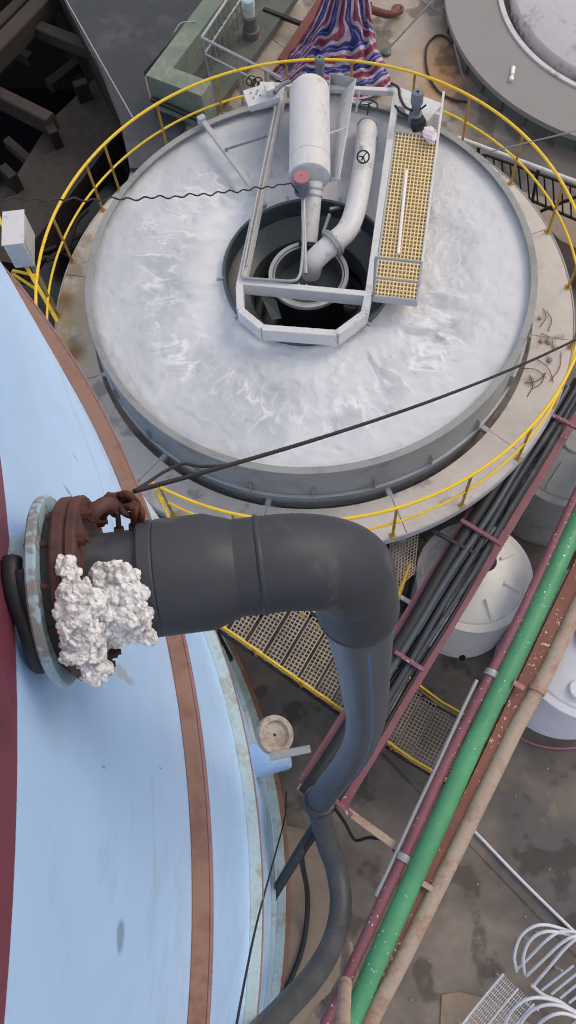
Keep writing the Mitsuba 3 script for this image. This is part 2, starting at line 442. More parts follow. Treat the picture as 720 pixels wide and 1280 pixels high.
def part(root, name, m, bsdf, smooth=False, label=None, stuff=False, uv=None):
    k = num(root + '__' + name)
    scene[k] = mikit.ply(m, bsdf, smooth=smooth, **({'uv': uv} if uv is not None else {}))
    if label or stuff:
        labels[k] = {**({'label': label} if label else {}), **({'kind': 'stuff'} if stuff else {})}
    return k


def single(name, m, bsdf, label, category, smooth=False, group=None, uv=None):
    k = thing(name, label, category, group)
    scene[k] = mikit.ply(m, bsdf, smooth=smooth, **({'uv': uv} if uv is not None else {}))
    return k


def setting(name, m, bsdf, smooth=False, label=None):
    k = num(name)
    scene[k] = mikit.ply(m, bsdf, smooth=smooth)
    labels[k] = {'kind': 'structure'}
    if label:
        labels[k]['label'] = label
    return k


up = np.array([0, 0, 1.0])


def up_by(p, h):
    return np.asarray(p) + [0, 0, h]


# ------------------------------------------------------------------ the ground, the pit, the apron
pit_px = [(40, -60), (80, 0), (128, 95), (150, 150), (163, 214), (150, 262), (120, 330), (112, 430), (40, 430), (-60, 340), (-330, 330), (-330, -60)]
pit = [at(x, y, 0) for x, y in pit_px]
outer = [(-300, -300), (300, -300), (300, 300), (-300, 300)]
P = Polygon(outer, [[p[:2] for p in pit]])
gv, gf = trimesh.creation.triangulate_polygon(P, engine='earcut')
g = mesh(np.column_stack([gv, np.zeros(len(gv))]), gf)
setting('ground', g, 'm_ground')
n = len(pit)
pv = np.vstack([[(p[0], p[1], -0.001) for p in pit], [(p[0], p[1], -4.2) for p in pit]])
pf = []
for i in range(n):
    j = (i + 1) % n
    pf += [[i, n + i, n + j], [i, n + j, j]]
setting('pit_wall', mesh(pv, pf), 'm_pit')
setting('pit_shade_floor', slab(pit, -4.4, -4.1), 'm_near_black')  # sheet added at the bottom, its colour stands for the pit's shade
apron = [(82, 0), (60, -40), (330, -40), (262, 0), (181, 96), (188, 128), (232, 160), (205, 215), (164, 215), (151, 150), (129, 95)]
setting('pavement', slab([at(x, y, 0) for x, y in apron], 0.004, 0.12), 'm_slate')
for i, (a, b, w, h, z, lab) in enumerate([((92, -30), (-45, 112), 0.42, 0.5, -0.5, 'dark concrete beam across the corner of the pit, upper of the close pair'),
                                  ((68, -30), (-60, 92), 0.3, 0.4, -0.9, 'dark concrete beam just behind the upper pit beam, lower of the close pair'),
                                  ((40, 34), (122, 66), 0.3, 0.35, -0.7, 'short dark beam joining the pit beams to the slate apron edge'),
                                  ((-30, 108), (66, 156), 0.3, 0.5, -1.0, 'dark concrete beam along the near side of the black pit opening')]):
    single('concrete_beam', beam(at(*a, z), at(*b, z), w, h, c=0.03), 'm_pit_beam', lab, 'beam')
k = thing('concrete_ledge', 'wide dark brown concrete ledge sloping through the pit beside the yellow railing', 'ledge')
part(k, 'ledge_top', slab([at(x, y, -1.4) for x, y in ((118, 98), (152, 158), (118, 205), (20, 330), (-40, 318), (62, 152))], -2.2, -1.4), 'm_pit_beam')
for a, b in (((112, 112), (96, 118)), ((60, 158), (72, 178)), ((22, 232), (8, 218))):
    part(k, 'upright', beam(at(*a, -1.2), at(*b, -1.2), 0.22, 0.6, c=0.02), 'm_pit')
for a, b, z, w, lab in (((100, 78), (62, 108), -2.4, 0.28, 'dark concrete strut low in the pit below the slate apron edge'), ((10, 178), (92, 250), -2.2, 0.2, 'long dark beam lying along the brown ledge in the pit'),
                        ((-10, 50), (40, 75), -1.6, 0.22, 'short dark strut at the far left of the pit'), ((118, 210), (72, 262), -1.9, 0.16, 'narrow dark beam beside the yellow railing in the pit')):
    single('pit_strut', beam(at(*a, z), at(*b, z), w, 0.3, c=0.02), 'm_pit_beam', lab, 'beam')
rng = np.random.default_rng(5)
for i in range(5):
    a = at(30 + 14 * i, 345 - 9 * i, -2.0)
    b = a + np.array([rng.uniform(0.3, 0.9), rng.uniform(0.2, 0.8), rng.uniform(-0.3, 0.3)])
    single('pipe_scrap', tube(curve([a, (a + b) / 2 + [0, 0.1, 0.1], b]), 0.05, 8), 'm_pit_beam', ('short dark scrap pipe in the pit nearest the white cabinet', 'second dark scrap pipe from the white cabinet in the pit', 'middle one of the dark scrap pipes in the pit behind the railing', 'fourth dark scrap pipe from the white cabinet in the pit', 'dark scrap pipe in the pit farthest from the white cabinet')[i], 'pipe', True, 'scrap pipes in the pit')

# ------------------------------------------------------------------ the blue tank
TC = (TCX, TCY)
tank = thing('storage_tank', 'huge pale blue steel storage tank with rusty stiffening bands at the left', 'tank')
part(tank, 'wall', lathe([(TR, 0.0), (TR, 4.0), (TR, 8.0), (TR, 11.68)], TC, 360), 'm_blue', True)
part(tank, 'top_course', lathe([(TR, 11.68), (TR + 0.012, 11.685), (TR + 0.012, 13.15), (TR, 13.16), (4.0, 13.7), (0.05, 13.9)], TC, 360), 'm_dark_red', 30, label='dark red top course of the tank wall')
part(tank, 'stiffener_ring', ring_rect(TR + 0.001, TR + 0.115, 8.235, 8.26, TC, 360), 'm_rust_band', 30, label='wide rusty brown stiffening ring')
part(tank, 'ring_lip', ring_rect(TR + 0.116, TR + 0.135, 8.18, 8.255, TC, 360), 'm_purple_lip', 30)
part(tank, 'stiffener_ring', ring_rect(TR + 0.001, TR + 0.13, 4.34, 4.37, TC, 360), 'm_pale_band', 30, label='pale greenish stiffening ring')
part(tank, 'ring_lip', ring_rect(TR + 0.131, TR + 0.142, 4.29, 4.365, TC, 360), 'm_purple_lip', 30)
part(tank, 'stiffener_ring', ring_rect(TR + 0.001, TR + 0.06, 1.3, 1.32, TC, 360), 'm_pale_band', 30)
part(tank, 'base_ring', ring_rect(TR + 0.001, TR + 0.13, 0.14, 0.17, TC, 360), 'm_pale_band', 30)
part(tank, 'footing', ring_rect(TR - 0.2, TR + 0.2, 0.0, 0.135, TC, 360), 'm_rust_band', 30)
# low inspection nozzle on the tank wall
hc = at(350, 938, 2.6)
hd = norm([hc[0] - TCX, hc[1] - TCY, 0])
hw = np.array([TCX, TCY, hc[2]]) + hd * TR
ho = np.array([TCX, TCY, hc[2]]) + hd * (TR + 0.30)
part(tank, 'manhole', turned([(0.01, 0.50), (0.2, 0.49), (0.22, 0.45), (0.22, -0.05)], hw - [0, 0, 0.5], hd + [0, 0, 0.15], 36), 'm_blue', 30, label='blue capped manhole low on the tank wall')
part(tank, 'manhole_flange', turned([(0.02, 0.03), (0.16, 0.03), (0.18, 0.09), (0.24, 0.09), (0.25, 0.06), (0.25, 0.0), (0.02, 0.0)], at(342, 919, 3.0), (0.55, -0.1, 1), 36), 'm_crust', 30, label='crusted white flange above the manhole')
part(tank, 'bracket', beam(at(337, 946, 3.1), at(388, 936, 3.1), 0.1, 0.03), 'm_galv')
single('thin_cable', tube(curve([at(358, 990, 2.0), at(352, 1025, 1.0) + [0.04, 0, 0], at(342, 1075, 2.6), at(322, 1150, 5.0), at(308, 1215, 6.0), at(292, 1300, 7.2)], 10), 0.011, 6), 'm_cable', 'thin dark cable hanging down along the lower blue tank wall', 'cable', True)

# ------------------------------------------------------------------ nozzle, black pipe, foam
NZ = 11.5
A0, A1 = at(112, 733, NZ), at(440, 692, NZ - 0.04)
ax = norm(A1 - A0)
wall_pt = A0 - ax * ((A0[0] + 0.98) / ax[0])            # where the axis meets the wall


def along(px):                                          # distance from the wall at image column px
    return min(np.linspace(0, 1.6, 800), key=lambda s: abs(px_of(wall_pt + ax * s) - px))


def px_of(p):
    q = p - CAM
    return 360 + FOCAL * (q @ IR) / (q @ FWD)


nozzle = thing('tank_nozzle', 'bolted pipe nozzle with pale blue and rusty flanges on the blue tank wall', 'nozzle')
part(nozzle, 'neck', turned([(0.22, -0.1), (0.22, 0.1)], wall_pt, ax, 48), 'm_flange_blue', 30)
part(nozzle, 'flange', turned([(0.2, 0.095), (0.337, 0.095), (0.345, 0.103), (0.345, 0.125), (0.337, 0.133), (0.2, 0.133)], wall_pt, ax, 64), 'm_flange_blue', 30, label='pale blue steel flange')
part(nozzle, 'gasket', turned([(0.2, 0.134), (0.285, 0.134), (0.285, 0.17), (0.2, 0.17)], wall_pt, ax, 64), 'm_rubber', 30)
part(nozzle, 'flange', turned([(0.2, 0.171), (0.322, 0.171), (0.33, 0.18), (0.33, 0.207), (0.322, 0.214), (0.318, 0.217), (0.322, 0.22), (0.33, 0.228), (0.33, 0.25), (0.322, 0.258), (0.186, 0.258)], wall_pt, ax, 64), 'm_flange_rust', 30, label='rusty brown backing flange')
sdir = norm(np.cross(ax, up))
udir = np.cross(sdir, ax)
for i in range(12):
    a = math.radians(15 + 30 * i)
    q = wall_pt + (math.cos(a) * sdir + math.sin(a) * udir) * 0.285
    part(nozzle, 'bolt', cat(turned([(0.0, 0.296), (0.012, 0.296), (0.012, 0.08), (0, 0.08)], q, ax, 10), turned([(0.0, 0.282), (0.022, 0.282), (0.022, 0.258), (0, 0.258)], q, ax, 6)), 'm_rust', 30)
# rubber strip that hangs round the neck
arc = [wall_pt + ax * (0.05 + 0.012 * math.sin(3 * t)) + (math.cos(t) * sdir + math.sin(t) * udir) * (0.262 + 0.012 * math.sin(5 * t)) for t in np.linspace(math.radians(-100), math.radians(98), 40)]
single('rubber_strip', cat(tube(arc, 0.034, 10), tube([p + ax * 0.035 + up * 0.01 for p in arc[3:-2]], 0.026, 10)), 'm_rubber', 'black rubber strip wrapped round the tank nozzle behind its blue flange', 'rubber strip', True)

pipe = thing('black_pipe', 'large dark grey plastic pipe from the tank nozzle with elbow and long downward leg', 'pipe')
RS, RC, RE, RV = 0.185, 0.212, 0.178, 0.168
s1, s2, s3, s4 = along(180), along(262), along(292), along(326)
part(pipe, 'stub', turned([(RS - 0.02, 0.17), (RS, 0.17), (RS, s1)], wall_pt, ax, 64), 'm_hdpe', 30)
part(pipe, 'coupler', turned([(RS, s1 - 0.002), (RC - 0.006, s1), (RC, s1 + 0.008), (RC, s1 + 0.05), (RC - 0.004, s1 + 0.056), (RC, s1 + 0.062), (RC, s2), (RE + 0.004, s3), (RE, s3 + 0.01)], wall_pt, ax, 64), 'm_hdpe', 20)
E0 = wall_pt + ax * (s3 - 0.04)
cpt = A1.copy()
rb = 0.30
hdir = norm(cpt - E0)
bend = [cpt - hdir * rb * (1 - math.sin(t)) - up * rb * (1 - math.cos(t)) for t in np.linspace(0, math.pi / 2, 14)]
leg0 = at(446.5, 757, 10.84)
ldir = norm(at(453, 815, 9.5) - leg0)
epts = [E0, lerp(E0, bend[0], 0.5)] + bend + [lerp(bend[-1], leg0, 0.5), leg0]
part(pipe, 'elbow', tube(epts, RE, 64, cap=False), 'm_hdpe', True)
part(pipe, 'weld_bead', turned([(RE, -0.012), (RE + 0.006, -0.006), (RE + 0.006, 0.006), (RE, 0.012)], E0 + hdir * (s4 - s3 + 0.04), hdir, 64), 'm_hdpe', True)
part(pipe, 'weld_bead', turned([(RE - 0.02, -0.02), (RE + 0.004, 0.0), (RE + 0.004, 0.02), (RV, 0.03)], leg0, ldir, 64), 'm_hdpe', 30)
endp = at(398, 1002, 2.75)
vp = curve([tuple(leg0 - ldir * 0.02), tuple(at(453, 815, 9.5)), tuple(at(456.5, 862, 8.3)), tuple(at(457, 898, 6.9)), tuple(at(449, 930, 5.3)), tuple(at(432, 959, 4.2)), tuple(at(414, 981, 3.3)), tuple(endp)], 10)
part(pipe, 'downpipe', tube(vp, RV, 48), 'm_hdpe_dust', True)
# co-extruded blue line on the leg: a raised strip on the pipe's camera-side skin
st, sd = [], []
for i in range(2, 62):
    p = vp[i]
    tdir = norm(vp[i + 1] - vp[i])
    o = np.array([0.10 + 0.0008 * i, -1, 0]); o = norm(o - tdir * (o @ tdir))
    st.append(p + o * (RV - 0.006))
part(pipe, 'stripe', tube(st, 0.009, 8), 'm_blue_stripe', True, label='thin blue line down the pipe')
part(pipe, 'end_collar', turned([(RV, -0.06), (RV + 0.03, -0.06), (RV + 0.035, -0.05), (RV + 0.035, 0.05), (RV + 0.03, 0.06), (0.02, 0.06)], endp, endp - vp[-4], 40), 'm_hdpe', 30)

# foam: one lump grown from many, roughened
frng = np.random.default_rng(11)


def foam_mesh(spots, seed):
    balls = []
    for k_, (px, py, z, r) in enumerate(spots):
        o = at(px, py, z + (0.045 if k_ < 16 else 0.0))
        balls.append(m3.Manifold.sphere(r * 0.8, 20).translate(tuple(o)))
        for i in range(int(9 + 900 * r)):
            d = frng.normal(0, 1, 3); d /= np.linalg.norm(d)
            if d @ (CAM - o) < -0.3 * np.linalg.norm(CAM - o):
                continue
            balls.append(m3.Manifold.sphere(frng.uniform(0.008, 0.019) * (1 + 4 * r), 10).translate(tuple(o + d * r * frng.uniform(0.72, 1.0))))
    u = m3.Manifold.batch_boolean(balls, m3.OpType.Add).refine_to_length(0.006)
    mm = u.to_mesh()
    m = mesh(mm.vert_properties[:, :3], mm.tri_verts)
    m.merge_vertices()
    parts_ = m.split(only_watertight=False)
    m = max(parts_, key=lambda q: len(q.faces)) if len(parts_) > 1 else m
    trimesh.smoothing.filter_taubin(m, iterations=5)
    v = m.vertices
    v = v + m.vertex_normals * ((meshkit.fbm(v * 40, 3, seed) - 0.5) * 0.024 + (meshkit.fbm(v * 100, 3, seed + 5) - 0.5) * 0.018)[:, None]
    return mesh(v, m.faces)


foam = foam_mesh([(85, 706, 11.80, 0.028), (87, 720, 11.79, 0.03), (88, 742, 11.78, 0.035), (94, 752, 11.77, 0.04), (106, 742, 11.77, 0.035), (88, 768, 11.74, 0.045), (102, 766, 11.73, 0.05), (114, 752, 11.74, 0.038),
                  (90, 792, 11.70, 0.04), (106, 790, 11.67, 0.055), (92, 812, 11.64, 0.04), (110, 812, 11.60, 0.05), (120, 800, 11.60, 0.035), (112, 832, 11.55, 0.04), (126, 834, 11.50, 0.03), (120, 846, 11.48, 0.025),
                  (130, 722, 11.72, 0.045), (146, 722, 11.72, 0.05), (162, 724, 11.71, 0.03), (134, 744, 11.71, 0.05), (154, 744, 11.70, 0.06), (168, 748, 11.70, 0.04), (142, 766, 11.68, 0.055), (162, 768, 11.67, 0.055),
                  (176, 772, 11.65, 0.032), (134, 782, 11.64, 0.04), (152, 788, 11.61, 0.045), (172, 789, 11.60, 0.035), (138, 800, 11.57, 0.025), (188, 796, 11.57, 0.016)], 3)
single('foam_lump', foam, 'm_foam', 'lumpy white insulation foam stuck to the rusty nozzle flange and pipe', 'foam', True)
# rusty clamp and shackle above the flange, holding the cable
clamp = thing('rusty_clamp', 'corroded reddish chain clamp with bolts on top of the nozzle flange', 'clamp')
for a, b, c, r in (((126, 640), (134, 622), (148, 620), 0.017), ((128, 646), (138, 634), (152, 634), 0.019), ((146, 620), (160, 618), (172, 630), 0.018), ((150, 636), (164, 634), (176, 644), 0.018),
                   ((148, 626), (154, 640), (166, 646), 0.015), ((160, 622), (170, 636), (168, 656), 0.016), ((136, 618), (146, 630), (143, 644), 0.014), ((170, 628), (178, 640), (176, 656), 0.013)):
    part(clamp, 'link', tube(curve([at(*a, 11.58), at(*b, 11.64), at(*c, 11.58)], 6), r * 0.8, 10), 'm_rust', True)
for a, b in (((147, 640), (149, 664)), ((137, 624), (150, 632)), ((166, 638), (167, 660)), ((154, 618), (157, 632))):
    part(clamp, 'bolt', cat(cyl(at(*a, 11.64), at(*b, 11.56), 0.010, 8), turned([(0, -0.012), (0.02, -0.012), (0.02, 0.012), (0, 0.012)], at(*b, 11.57), at(*a, 11.64) - at(*b, 11.56), 6)), 'm_rust', 30)
part(clamp, 'saddle', tube(curve([at(112, 648, 11.66), at(122, 636, 11.68), at(134, 630, 11.66), at(146, 638, 11.6)], 6), 0.028, 10), 'm_flange_rust', True)
c0 = at(168, 614, 11.55)
c2 = at(860, 345, 7.5)
wire = [lerp(c0, c2, t) - [0, 0, 0.35 * 4 * t * (1 - t)] for t in np.linspace(0, 1, 40)]
single('stay_cable', tube(wire, 0.0095, 8), 'm_cable', 'long black stay cable running from the rusty clamp across the white froth', 'cable', True)
single('stay_cable', tube(curve([c0, at(185, 603, 11.2), at(205, 590, 10.9), at(228, 580, 10.7), at(250, 583, 10.6), at(285, 582, 10.45)], 6), 0.008, 8), 'm_cable', 'short slack cable strand twisting off the stay cable near the rusty clamp', 'cable', True)

# ------------------------------------------------------------------ the clarifier
CC = (CX, CY)
RT = 3.29
ZR, ZF, ZD = 3.82, 3.71, 2.86
cl = thing('clarifier_tank', 'round grey steel clarifier tank full of white froth', 'tank')
part(cl, 'wall', lathe([(RT - 0.03, ZR), (RT, ZR), (RT, ZR - 0.14), (RT + 0.005, ZR - 0.15), (RT + 0.005, 2.62)], CC, 240), 'm_tank_grey', 30)
part(cl, 'inner_wall', lathe([(RT - 0.03, ZR), (RT - 0.035, 3.0)], CC, 240), 'm_tank_grey', 30)
part(cl, 'floor', lathe([(RT, 2.64), (0.05, 2.60)], CC, 120), 'm_tank_grey')
part(cl, 'rim', ring_rect(RT - 0.09, RT + 0.012, ZR - 0.003, ZR + 0.012, CC, 240), 'm_tank_grey', 30)
part(cl, 'ledge', ring_rect(RT + 0.006, RT + 0.05, 3.08, 3.10, CC, 240), 'm_grey_paint', 30)
for i in range(24):
    a = math.radians(7 + 15 * i)
    d = np.array([math.cos(a), math.sin(a), 0])
    c = np.array([CX, CY, 0]) + d * (RT + 0.035)
    part(cl, 'stiffener', box(c + [0, 0, 3.24], (0.06, 0.012, 0.27), a, 0.002), 'm_tank_grey')
for i in range(8):
    a = math.radians(22 + 45 * i)
    q = np.array([CX + 2.9 * math.cos(a), CY + 2.9 * math.sin(a), 0])
    part(cl, 'leg', cyl(q, q + [0, 0, 2.62], 0.11, 12), 'm_tank_grey', 30)
# centre well
part(cl, 'well_wall', lathe([(1.215, 3.0), (1.215, 3.84), (1.225, 3.85), (1.255, 3.85), (1.265, 3.84), (1.265, 3.4)], CC, 120), 'm_well', 30, label='dark grey ring wall of the centre well')
part(cl, 'well_funnel', lathe([(1.214, 3.52), (0.90, 3.34), (0.88, 3.30), (0.86, 3.0)], CC, 120), 'm_well', 30)
part(cl, 'well_floor', lathe([(1.214, 2.95), (0.05, 2.95)], CC, 60), 'm_near_black')
cpk = part(cl, 'centre_pipe', lathe([(0.50, 2.96), (0.50, 3.665)], CC, 96), 'm_well', 30)
part(cpk, 'outer_skin', lathe([(0.545, 2.96), (0.545, 3.6)], CC, 96), 'm_dark', 30)
part(cpk, 'rim', ring_rect(0.535, 0.595, 3.62, 3.69, CC, 96), 'm_grey_paint', 30, label='pale rim of the centre pipe')
part(cpk, 'gasket_ring', ring_rect(0.497, 0.525, 3.655, 3.675, CC, 96), 'm_galv', 30)
part(cl, 'centre_water', lathe([(0.499, 3.35), (0.02, 3.35)], CC, 48), 'm_well')
for i, deg in enumerate((-58, -118, -150, 178, 120, 95, 60, 20)):
    a = math.radians(deg)
    d = np.array([math.cos(a), math.sin(a), 0])
    part(cl, 'well_clip', box(np.array([CX, CY, 3.83]) + d * 1.30, (0.10, 0.035, 0.05), a, 0.004), 'm_galv')
# the froth: a displaced sheet
nr, na = 90, 420
rr = np.linspace(1.262, RT - 0.032, nr)
aa = np.arange(na) * 2 * np.pi / na
X, Y = CX + rr[:, None] * np.cos(aa), CY + rr[:, None] * np.sin(aa)
q = np.stack([X, Y, np.zeros_like(X)], -1)
warp = np.stack([meshkit.fbm(q * 1.1, 3, 1), meshkit.fbm(q * 1.1 + 9, 3, 2), np.zeros_like(X)], -1)
hgt = 0.026 * (meshkit.fbm(q * 1.6 + warp * 1.5, 4, 3) - 0.5) + 0.016 * (1 - np.abs(2 * meshkit.fbm(q * 3.2 + 2.5 * warp, 4, 4) - 1)) ** 3 + 0.012 * (meshkit.fbm(q * 12, 3, 8) - 0.5)
env = np.exp(-((rr[:, None] - 1.8) / 0.7) ** 2)
q[..., 2] = ZF + hgt * (0.35 + 1.1 * env)
idx = np.arange(nr * na).reshape(nr, na)
quads = np.stack([idx[:-1], idx[1:], np.roll(idx, -1, 1)[1:], np.roll(idx, -1, 1)[:-1]], -1).reshape(-1, 4)
setting('froth_water', mesh(q.reshape(-1, 3), np.vstack([quads[:, [0, 1, 2]], quads[:, [0, 2, 3]]])), 'm_froth', True)

# walkway round the tank
wk = thing('ring_walkway', 'pale concrete ring walkway with yellow railing around the froth tank', 'walkway')
RI, RO = 3.415, 4.03
for i in range(12):
    a0 = 10.8 + 30 * i
    part(wk, 'deck_plate', ring_rect(RI, RO, 2.74, ZD + 0.003 * math.sin(5 * i), CC, 20, a0 + 0.09, a0 + 29.91, 0.005), 'm_deck', 30)
part(wk, 'edge_strip', ring_rect(RO + 0.001, RO + 0.02, 2.70, ZD + 0.012, CC, 240), 'm_grey_paint', 30)
for i in range(12):
    a = math.radians(10.8 + 30 * i)
    d = np.array([math.cos(a), math.sin(a), 0])
    part(wk, 'bracket', box(np.array([CX, CY, 2.80]) + d * 3.38, (0.20, 0.075, 0.09), a, 0.004), 'm_grey_paint')
    c = np.array([CX, CY, 0]) + d * 3.9
    part(wk, 'column', cyl(c, c + [0, 0, 2.74], 0.09, 12), 'm_tank_grey', 30)
RR = 4.005
post_deg = [10, 26, 41.9, 56, 71.1, 86.4, 103, 118.6, 134.6, 141.2, 157, 172, 187, -128, -113, -97.6, -82.1, -66.6, -50.7, -36, -21, -5.5]
def arc_pts(z, r=RR):
    return [(CX + r * math.cos(math.radians(t)), CY + r * math.sin(math.radians(t)), z) for t in np.linspace(-128, 190, 240)]
part(wk, 'top_rail', tube(arc_pts(3.91), 0.024, 10), 'm_yellow', True)
part(wk, 'mid_rail', tube(arc_pts(3.38), 0.019, 10), 'm_yellow', True)
for i, t in enumerate(post_deg):
    q = np.array([CX + RR * math.cos(math.radians(t)), CY + RR * math.sin(math.radians(t)), 0])
    pk = part(wk, 'post', cyl(q + [0, 0, ZD], q + [0, 0, 3.905], 0.021, 10), 'm_yellow_old', 30)
    part(pk, 'foot_plate', box(q + [0, 0, ZD + 0.008], (0.09, 0.09, 0.012), math.radians(t), 0.003), 'm_yellow_old')

trng = np.random.default_rng(8)
for i in range(9):
    a0 = math.radians(trng.uniform(-34, -12)); r0 = trng.uniform(3.5, 3.85)
    p0 = np.array([CX + r0 * math.cos(a0), CY + r0 * math.sin(a0), ZD + 0.015])
    t0 = trng.uniform(0, math.pi); ln = trng.uniform(0.12, 0.3)
    dv = np.array([math.cos(t0), math.sin(t0), 0])
    single('dry_twig', tube(curve([p0 - dv * ln, p0 + [dv[1] * 0.06, -dv[0] * 0.06, 0.015], p0 + dv * ln], 5), 0.006, 6), 'm_red_brown', 'thin dry twig among the litter on the right part of the ring walkway', 'twig', True, 'twigs on the ring walkway')
for i in range(5):
    a0 = math.radians(trng.uniform(-26, -14)); r0 = trng.uniform(3.5, 3.75)
    ic = trimesh.creation.icosphere(2, trng.uniform(0.025, 0.05))
    vv_ = ic.vertices * (0.7 + 0.6 * meshkit.noise(ic.vertices * 40, i))[:, None] * [1, 1, 0.6]
    single('foam_crumb', mesh(vv_ + [CX + r0 * math.cos(a0), CY + r0 * math.sin(a0), ZD + 0.02], ic.faces), 'm_rust_pipe', 'small pale crumb lying with the twigs on the ring walkway', 'crumb', True, 'crumbs on the ring walkway')

# control cabinet and the yellow stair rails at the far left
cab = thing('control_cabinet', 'small white metal control cabinet behind the yellow rails at the left edge', 'cabinet')
tops = [at(7, 267, 4.0), at(32, 264, 4.0), at(26, 305, 4.0), at(1, 305, 4.0)]
cc = np.mean(tops, 0)
ex = norm(np.append((tops[1] - tops[0])[:2], 0))
wd, dp, hh = np.linalg.norm(tops[1] - tops[0]), np.linalg.norm(tops[2] - tops[1]), 0.55
rz = math.atan2(ex[1], ex[0])
part(cab, 'body', box(cc - [0, 0, hh / 2], (wd, dp, hh), rz, 0.012), 'm_white_paint')
part(cab, 'roof', box(cc + [0, 0, 0.011], (wd + 0.03, dp + 0.03, 0.02), rz, 0.005), 'm_white_paint')
part(cab, 'door', box(cc + ex * (wd / 2 + 0.006) - [0, 0, hh / 2], (0.01, dp - 0.08, hh - 0.1), rz, 0.002), 'm_grey_paint')
part(cab, 'stand', cyl(cc - [0, 0, 4.6], cc - [0, 0, hh], 0.04, 10), 'm_tank_grey', 30)
sr = thing('stair_rail', 'thick yellow square-tube stair rail slanting up past the white cabinet', 'railing')
part(sr, 'rail', beam(at(-40, 205, 4.05), at(72, 402, 2.95), 0.06, 0.06), 'm_yellow')
part(sr, 'cross_bar', beam(at(16, 338, 3.25), at(46, 345, 3.25), 0.04, 0.04), 'm_yellow')
part(sr, 'cross_bar', beam(at(16, 342, 3.2), at(46, 362, 3.1), 0.04, 0.04), 'm_yellow')
part(sr, 'post', cyl(at(16, 340, 3.22), at(16, 340, 3.22) - [0, 0, 3.2], 0.03, 10), 'm_yellow_old', 30)

# ------------------------------------------------------------------ the rotating bridge
br = thing('rotating_bridge', 'light grey rotating bridge with octagonal frame lying across the froth tank', 'bridge')
ZB = 4.15


def fbeam(a, b, w=0.10, h=0.26, z=ZB, name='frame_beam', m_='m_white_paint'):
    return part(br, name, beam(up_by(at(*a, z), -h / 2), up_by(at(*b, z), -h / 2), w, h), m_)


L0, L1, L2, L3, R3, R2, R1, R0 = (352, 108), (299, 358), (300, 386), (328, 409), (421, 416), (455, 391), (461, 364), (496, 112)
for a, b in ((L0, L1), (L1, L2), (L2, L3), (L3, R3), (R3, R2), (R2, R1), (R1, R0)):
    fbeam(a, b)
fbeam((303, 352), (461, 367), 0.09, 0.24)
fbeam((325, 104), (500, 112), 0.08, 0.10)
fbeam((312, 128), (352, 118), 0.07, 0.16, name='end_carriage')
fbeam((497, 130), (552, 142), 0.07, 0.16, name='end_carriage')
# conduit that lies on the frame
part(br, 'conduit', tube(curve([at(*p, 4.19) for p in ((336, 122), (343, 132), (341, 150), (322, 240), (305, 330), (303, 345), (310, 348), (340, 350), (366, 351), (374, 345), (377, 330), (379, 300), (378, 262))], 6), 0.022, 8), 'm_galv', True)
part(br, 'conduit', tube(curve([at(*p, 4.19) for p in ((346, 125), (347, 140), (325, 250), (308, 333))], 6), 0.015, 8), 'm_galv', True)
# scoop drum with its outlet pipe
dz = 4.28
dA, dB = at(387, 111, dz), at(387, 222, dz)
ddir = norm(dB - dA)
dl = np.linalg.norm(dB - dA)
part(br, 'drum', turned([(0.02, -0.06), (0.18, -0.05), (0.27, -0.02), (0.30, 0.03), (0.305, 0.08), (0.305, dl - 0.02), (0.295, dl), (0.25, dl + 0.02), (0.14, dl + 0.04), (0.02, dl + 0.045)], dA, ddir, 56), 'm_white_paint', 30, label='smooth pale scoop drum')
part(br + '__drum', 'seam', turned([(0.304, -0.008), (0.309, -0.004), (0.309, 0.004), (0.304, 0.008)], lerp(dA, dB, 0.82), ddir, 56), 'm_grey_paint', True)
oA, oB = dB + ddir * 0.02 + [0.06, 0, -0.08], at(386, 306, 3.72)
part(br, 'outlet_pipe', tube([oA, lerp(oA, oB, 0.5), oB], [0.135, 0.13, 0.122], 36), 'm_white_paint', 30)
od = norm(oB - oA)
for s in (0.10, 0.20):
    part(br, 'pipe_clamp', turned([(0.128, -0.016), (0.146, -0.012), (0.146, 0.012), (0.128, 0.016)], oA + od * s, od, 36), 'm_galv', 30)
part(br, 'seal', turned([(0.122, -0.03), (0.15, -0.03), (0.15, 0.03), (0.02, 0.03)], oB, od, 36), 'm_rubber', 30)
# pink-topped drive on its shaft
mt = at(377, 226, 4.5)
part(br, 'slip_ring', lathe([(0.115, mt[2] - 0.22), (0.118, mt[2] + 0.06)], mt, 36), 'm_motor', 30)
part(br + '__slip_ring', 'cap', lathe([(0.118, mt[2] + 0.06), (0.122, mt[2] + 0.062), (0.122, mt[2] + 0.085), (0.112, mt[2] + 0.095), (0.01, mt[2] + 0.10)], mt, 36), 'm_pink', 30, label='dusty pink round cap')
part(br, 'shaft', cyl(at(379, 246, 4.22), at(382, 342, 3.95), 0.032, 12), 'm_galv', 30)
# open trough beside the drum
tz = 4.0
part(br, 'trough_wall', plate([at(413, 112, tz), at(405, 226, tz), up_by(at(405, 226, tz), 0.32), up_by(at(413, 112, tz), 0.32)], 0.008), 'm_grey_paint')
part(br, 'trough_wall', plate([at(427, 114, tz), at(414, 227, tz), at(424, 224, tz + 0.4), at(445, 98, tz + 0.4)], 0.008), 'm_white_paint')
part(br, 'trough_floor', plate([at(413, 112, tz), at(427, 114, tz), at(414, 227, tz), at(405, 226, tz)], 0.008), 'm_grey_paint')
part(br, 'trough_end', plate([at(413, 112, tz), at(427, 114, tz), at(445, 98, tz + 0.4), up_by(at(413, 112, tz), 0.32)], 0.008), 'm_grey_paint')
part(br, 'trough_end', plate([at(405, 226, tz), at(414, 227, tz), at(424, 224, tz + 0.4), up_by(at(405, 226, tz), 0.12)], 0.008), 'm_white_paint')
part(br, 'trough_brace', cyl(at(409, 168, tz + 0.3), at(432, 160, tz + 0.36), 0.014, 8), 'm_white_paint')
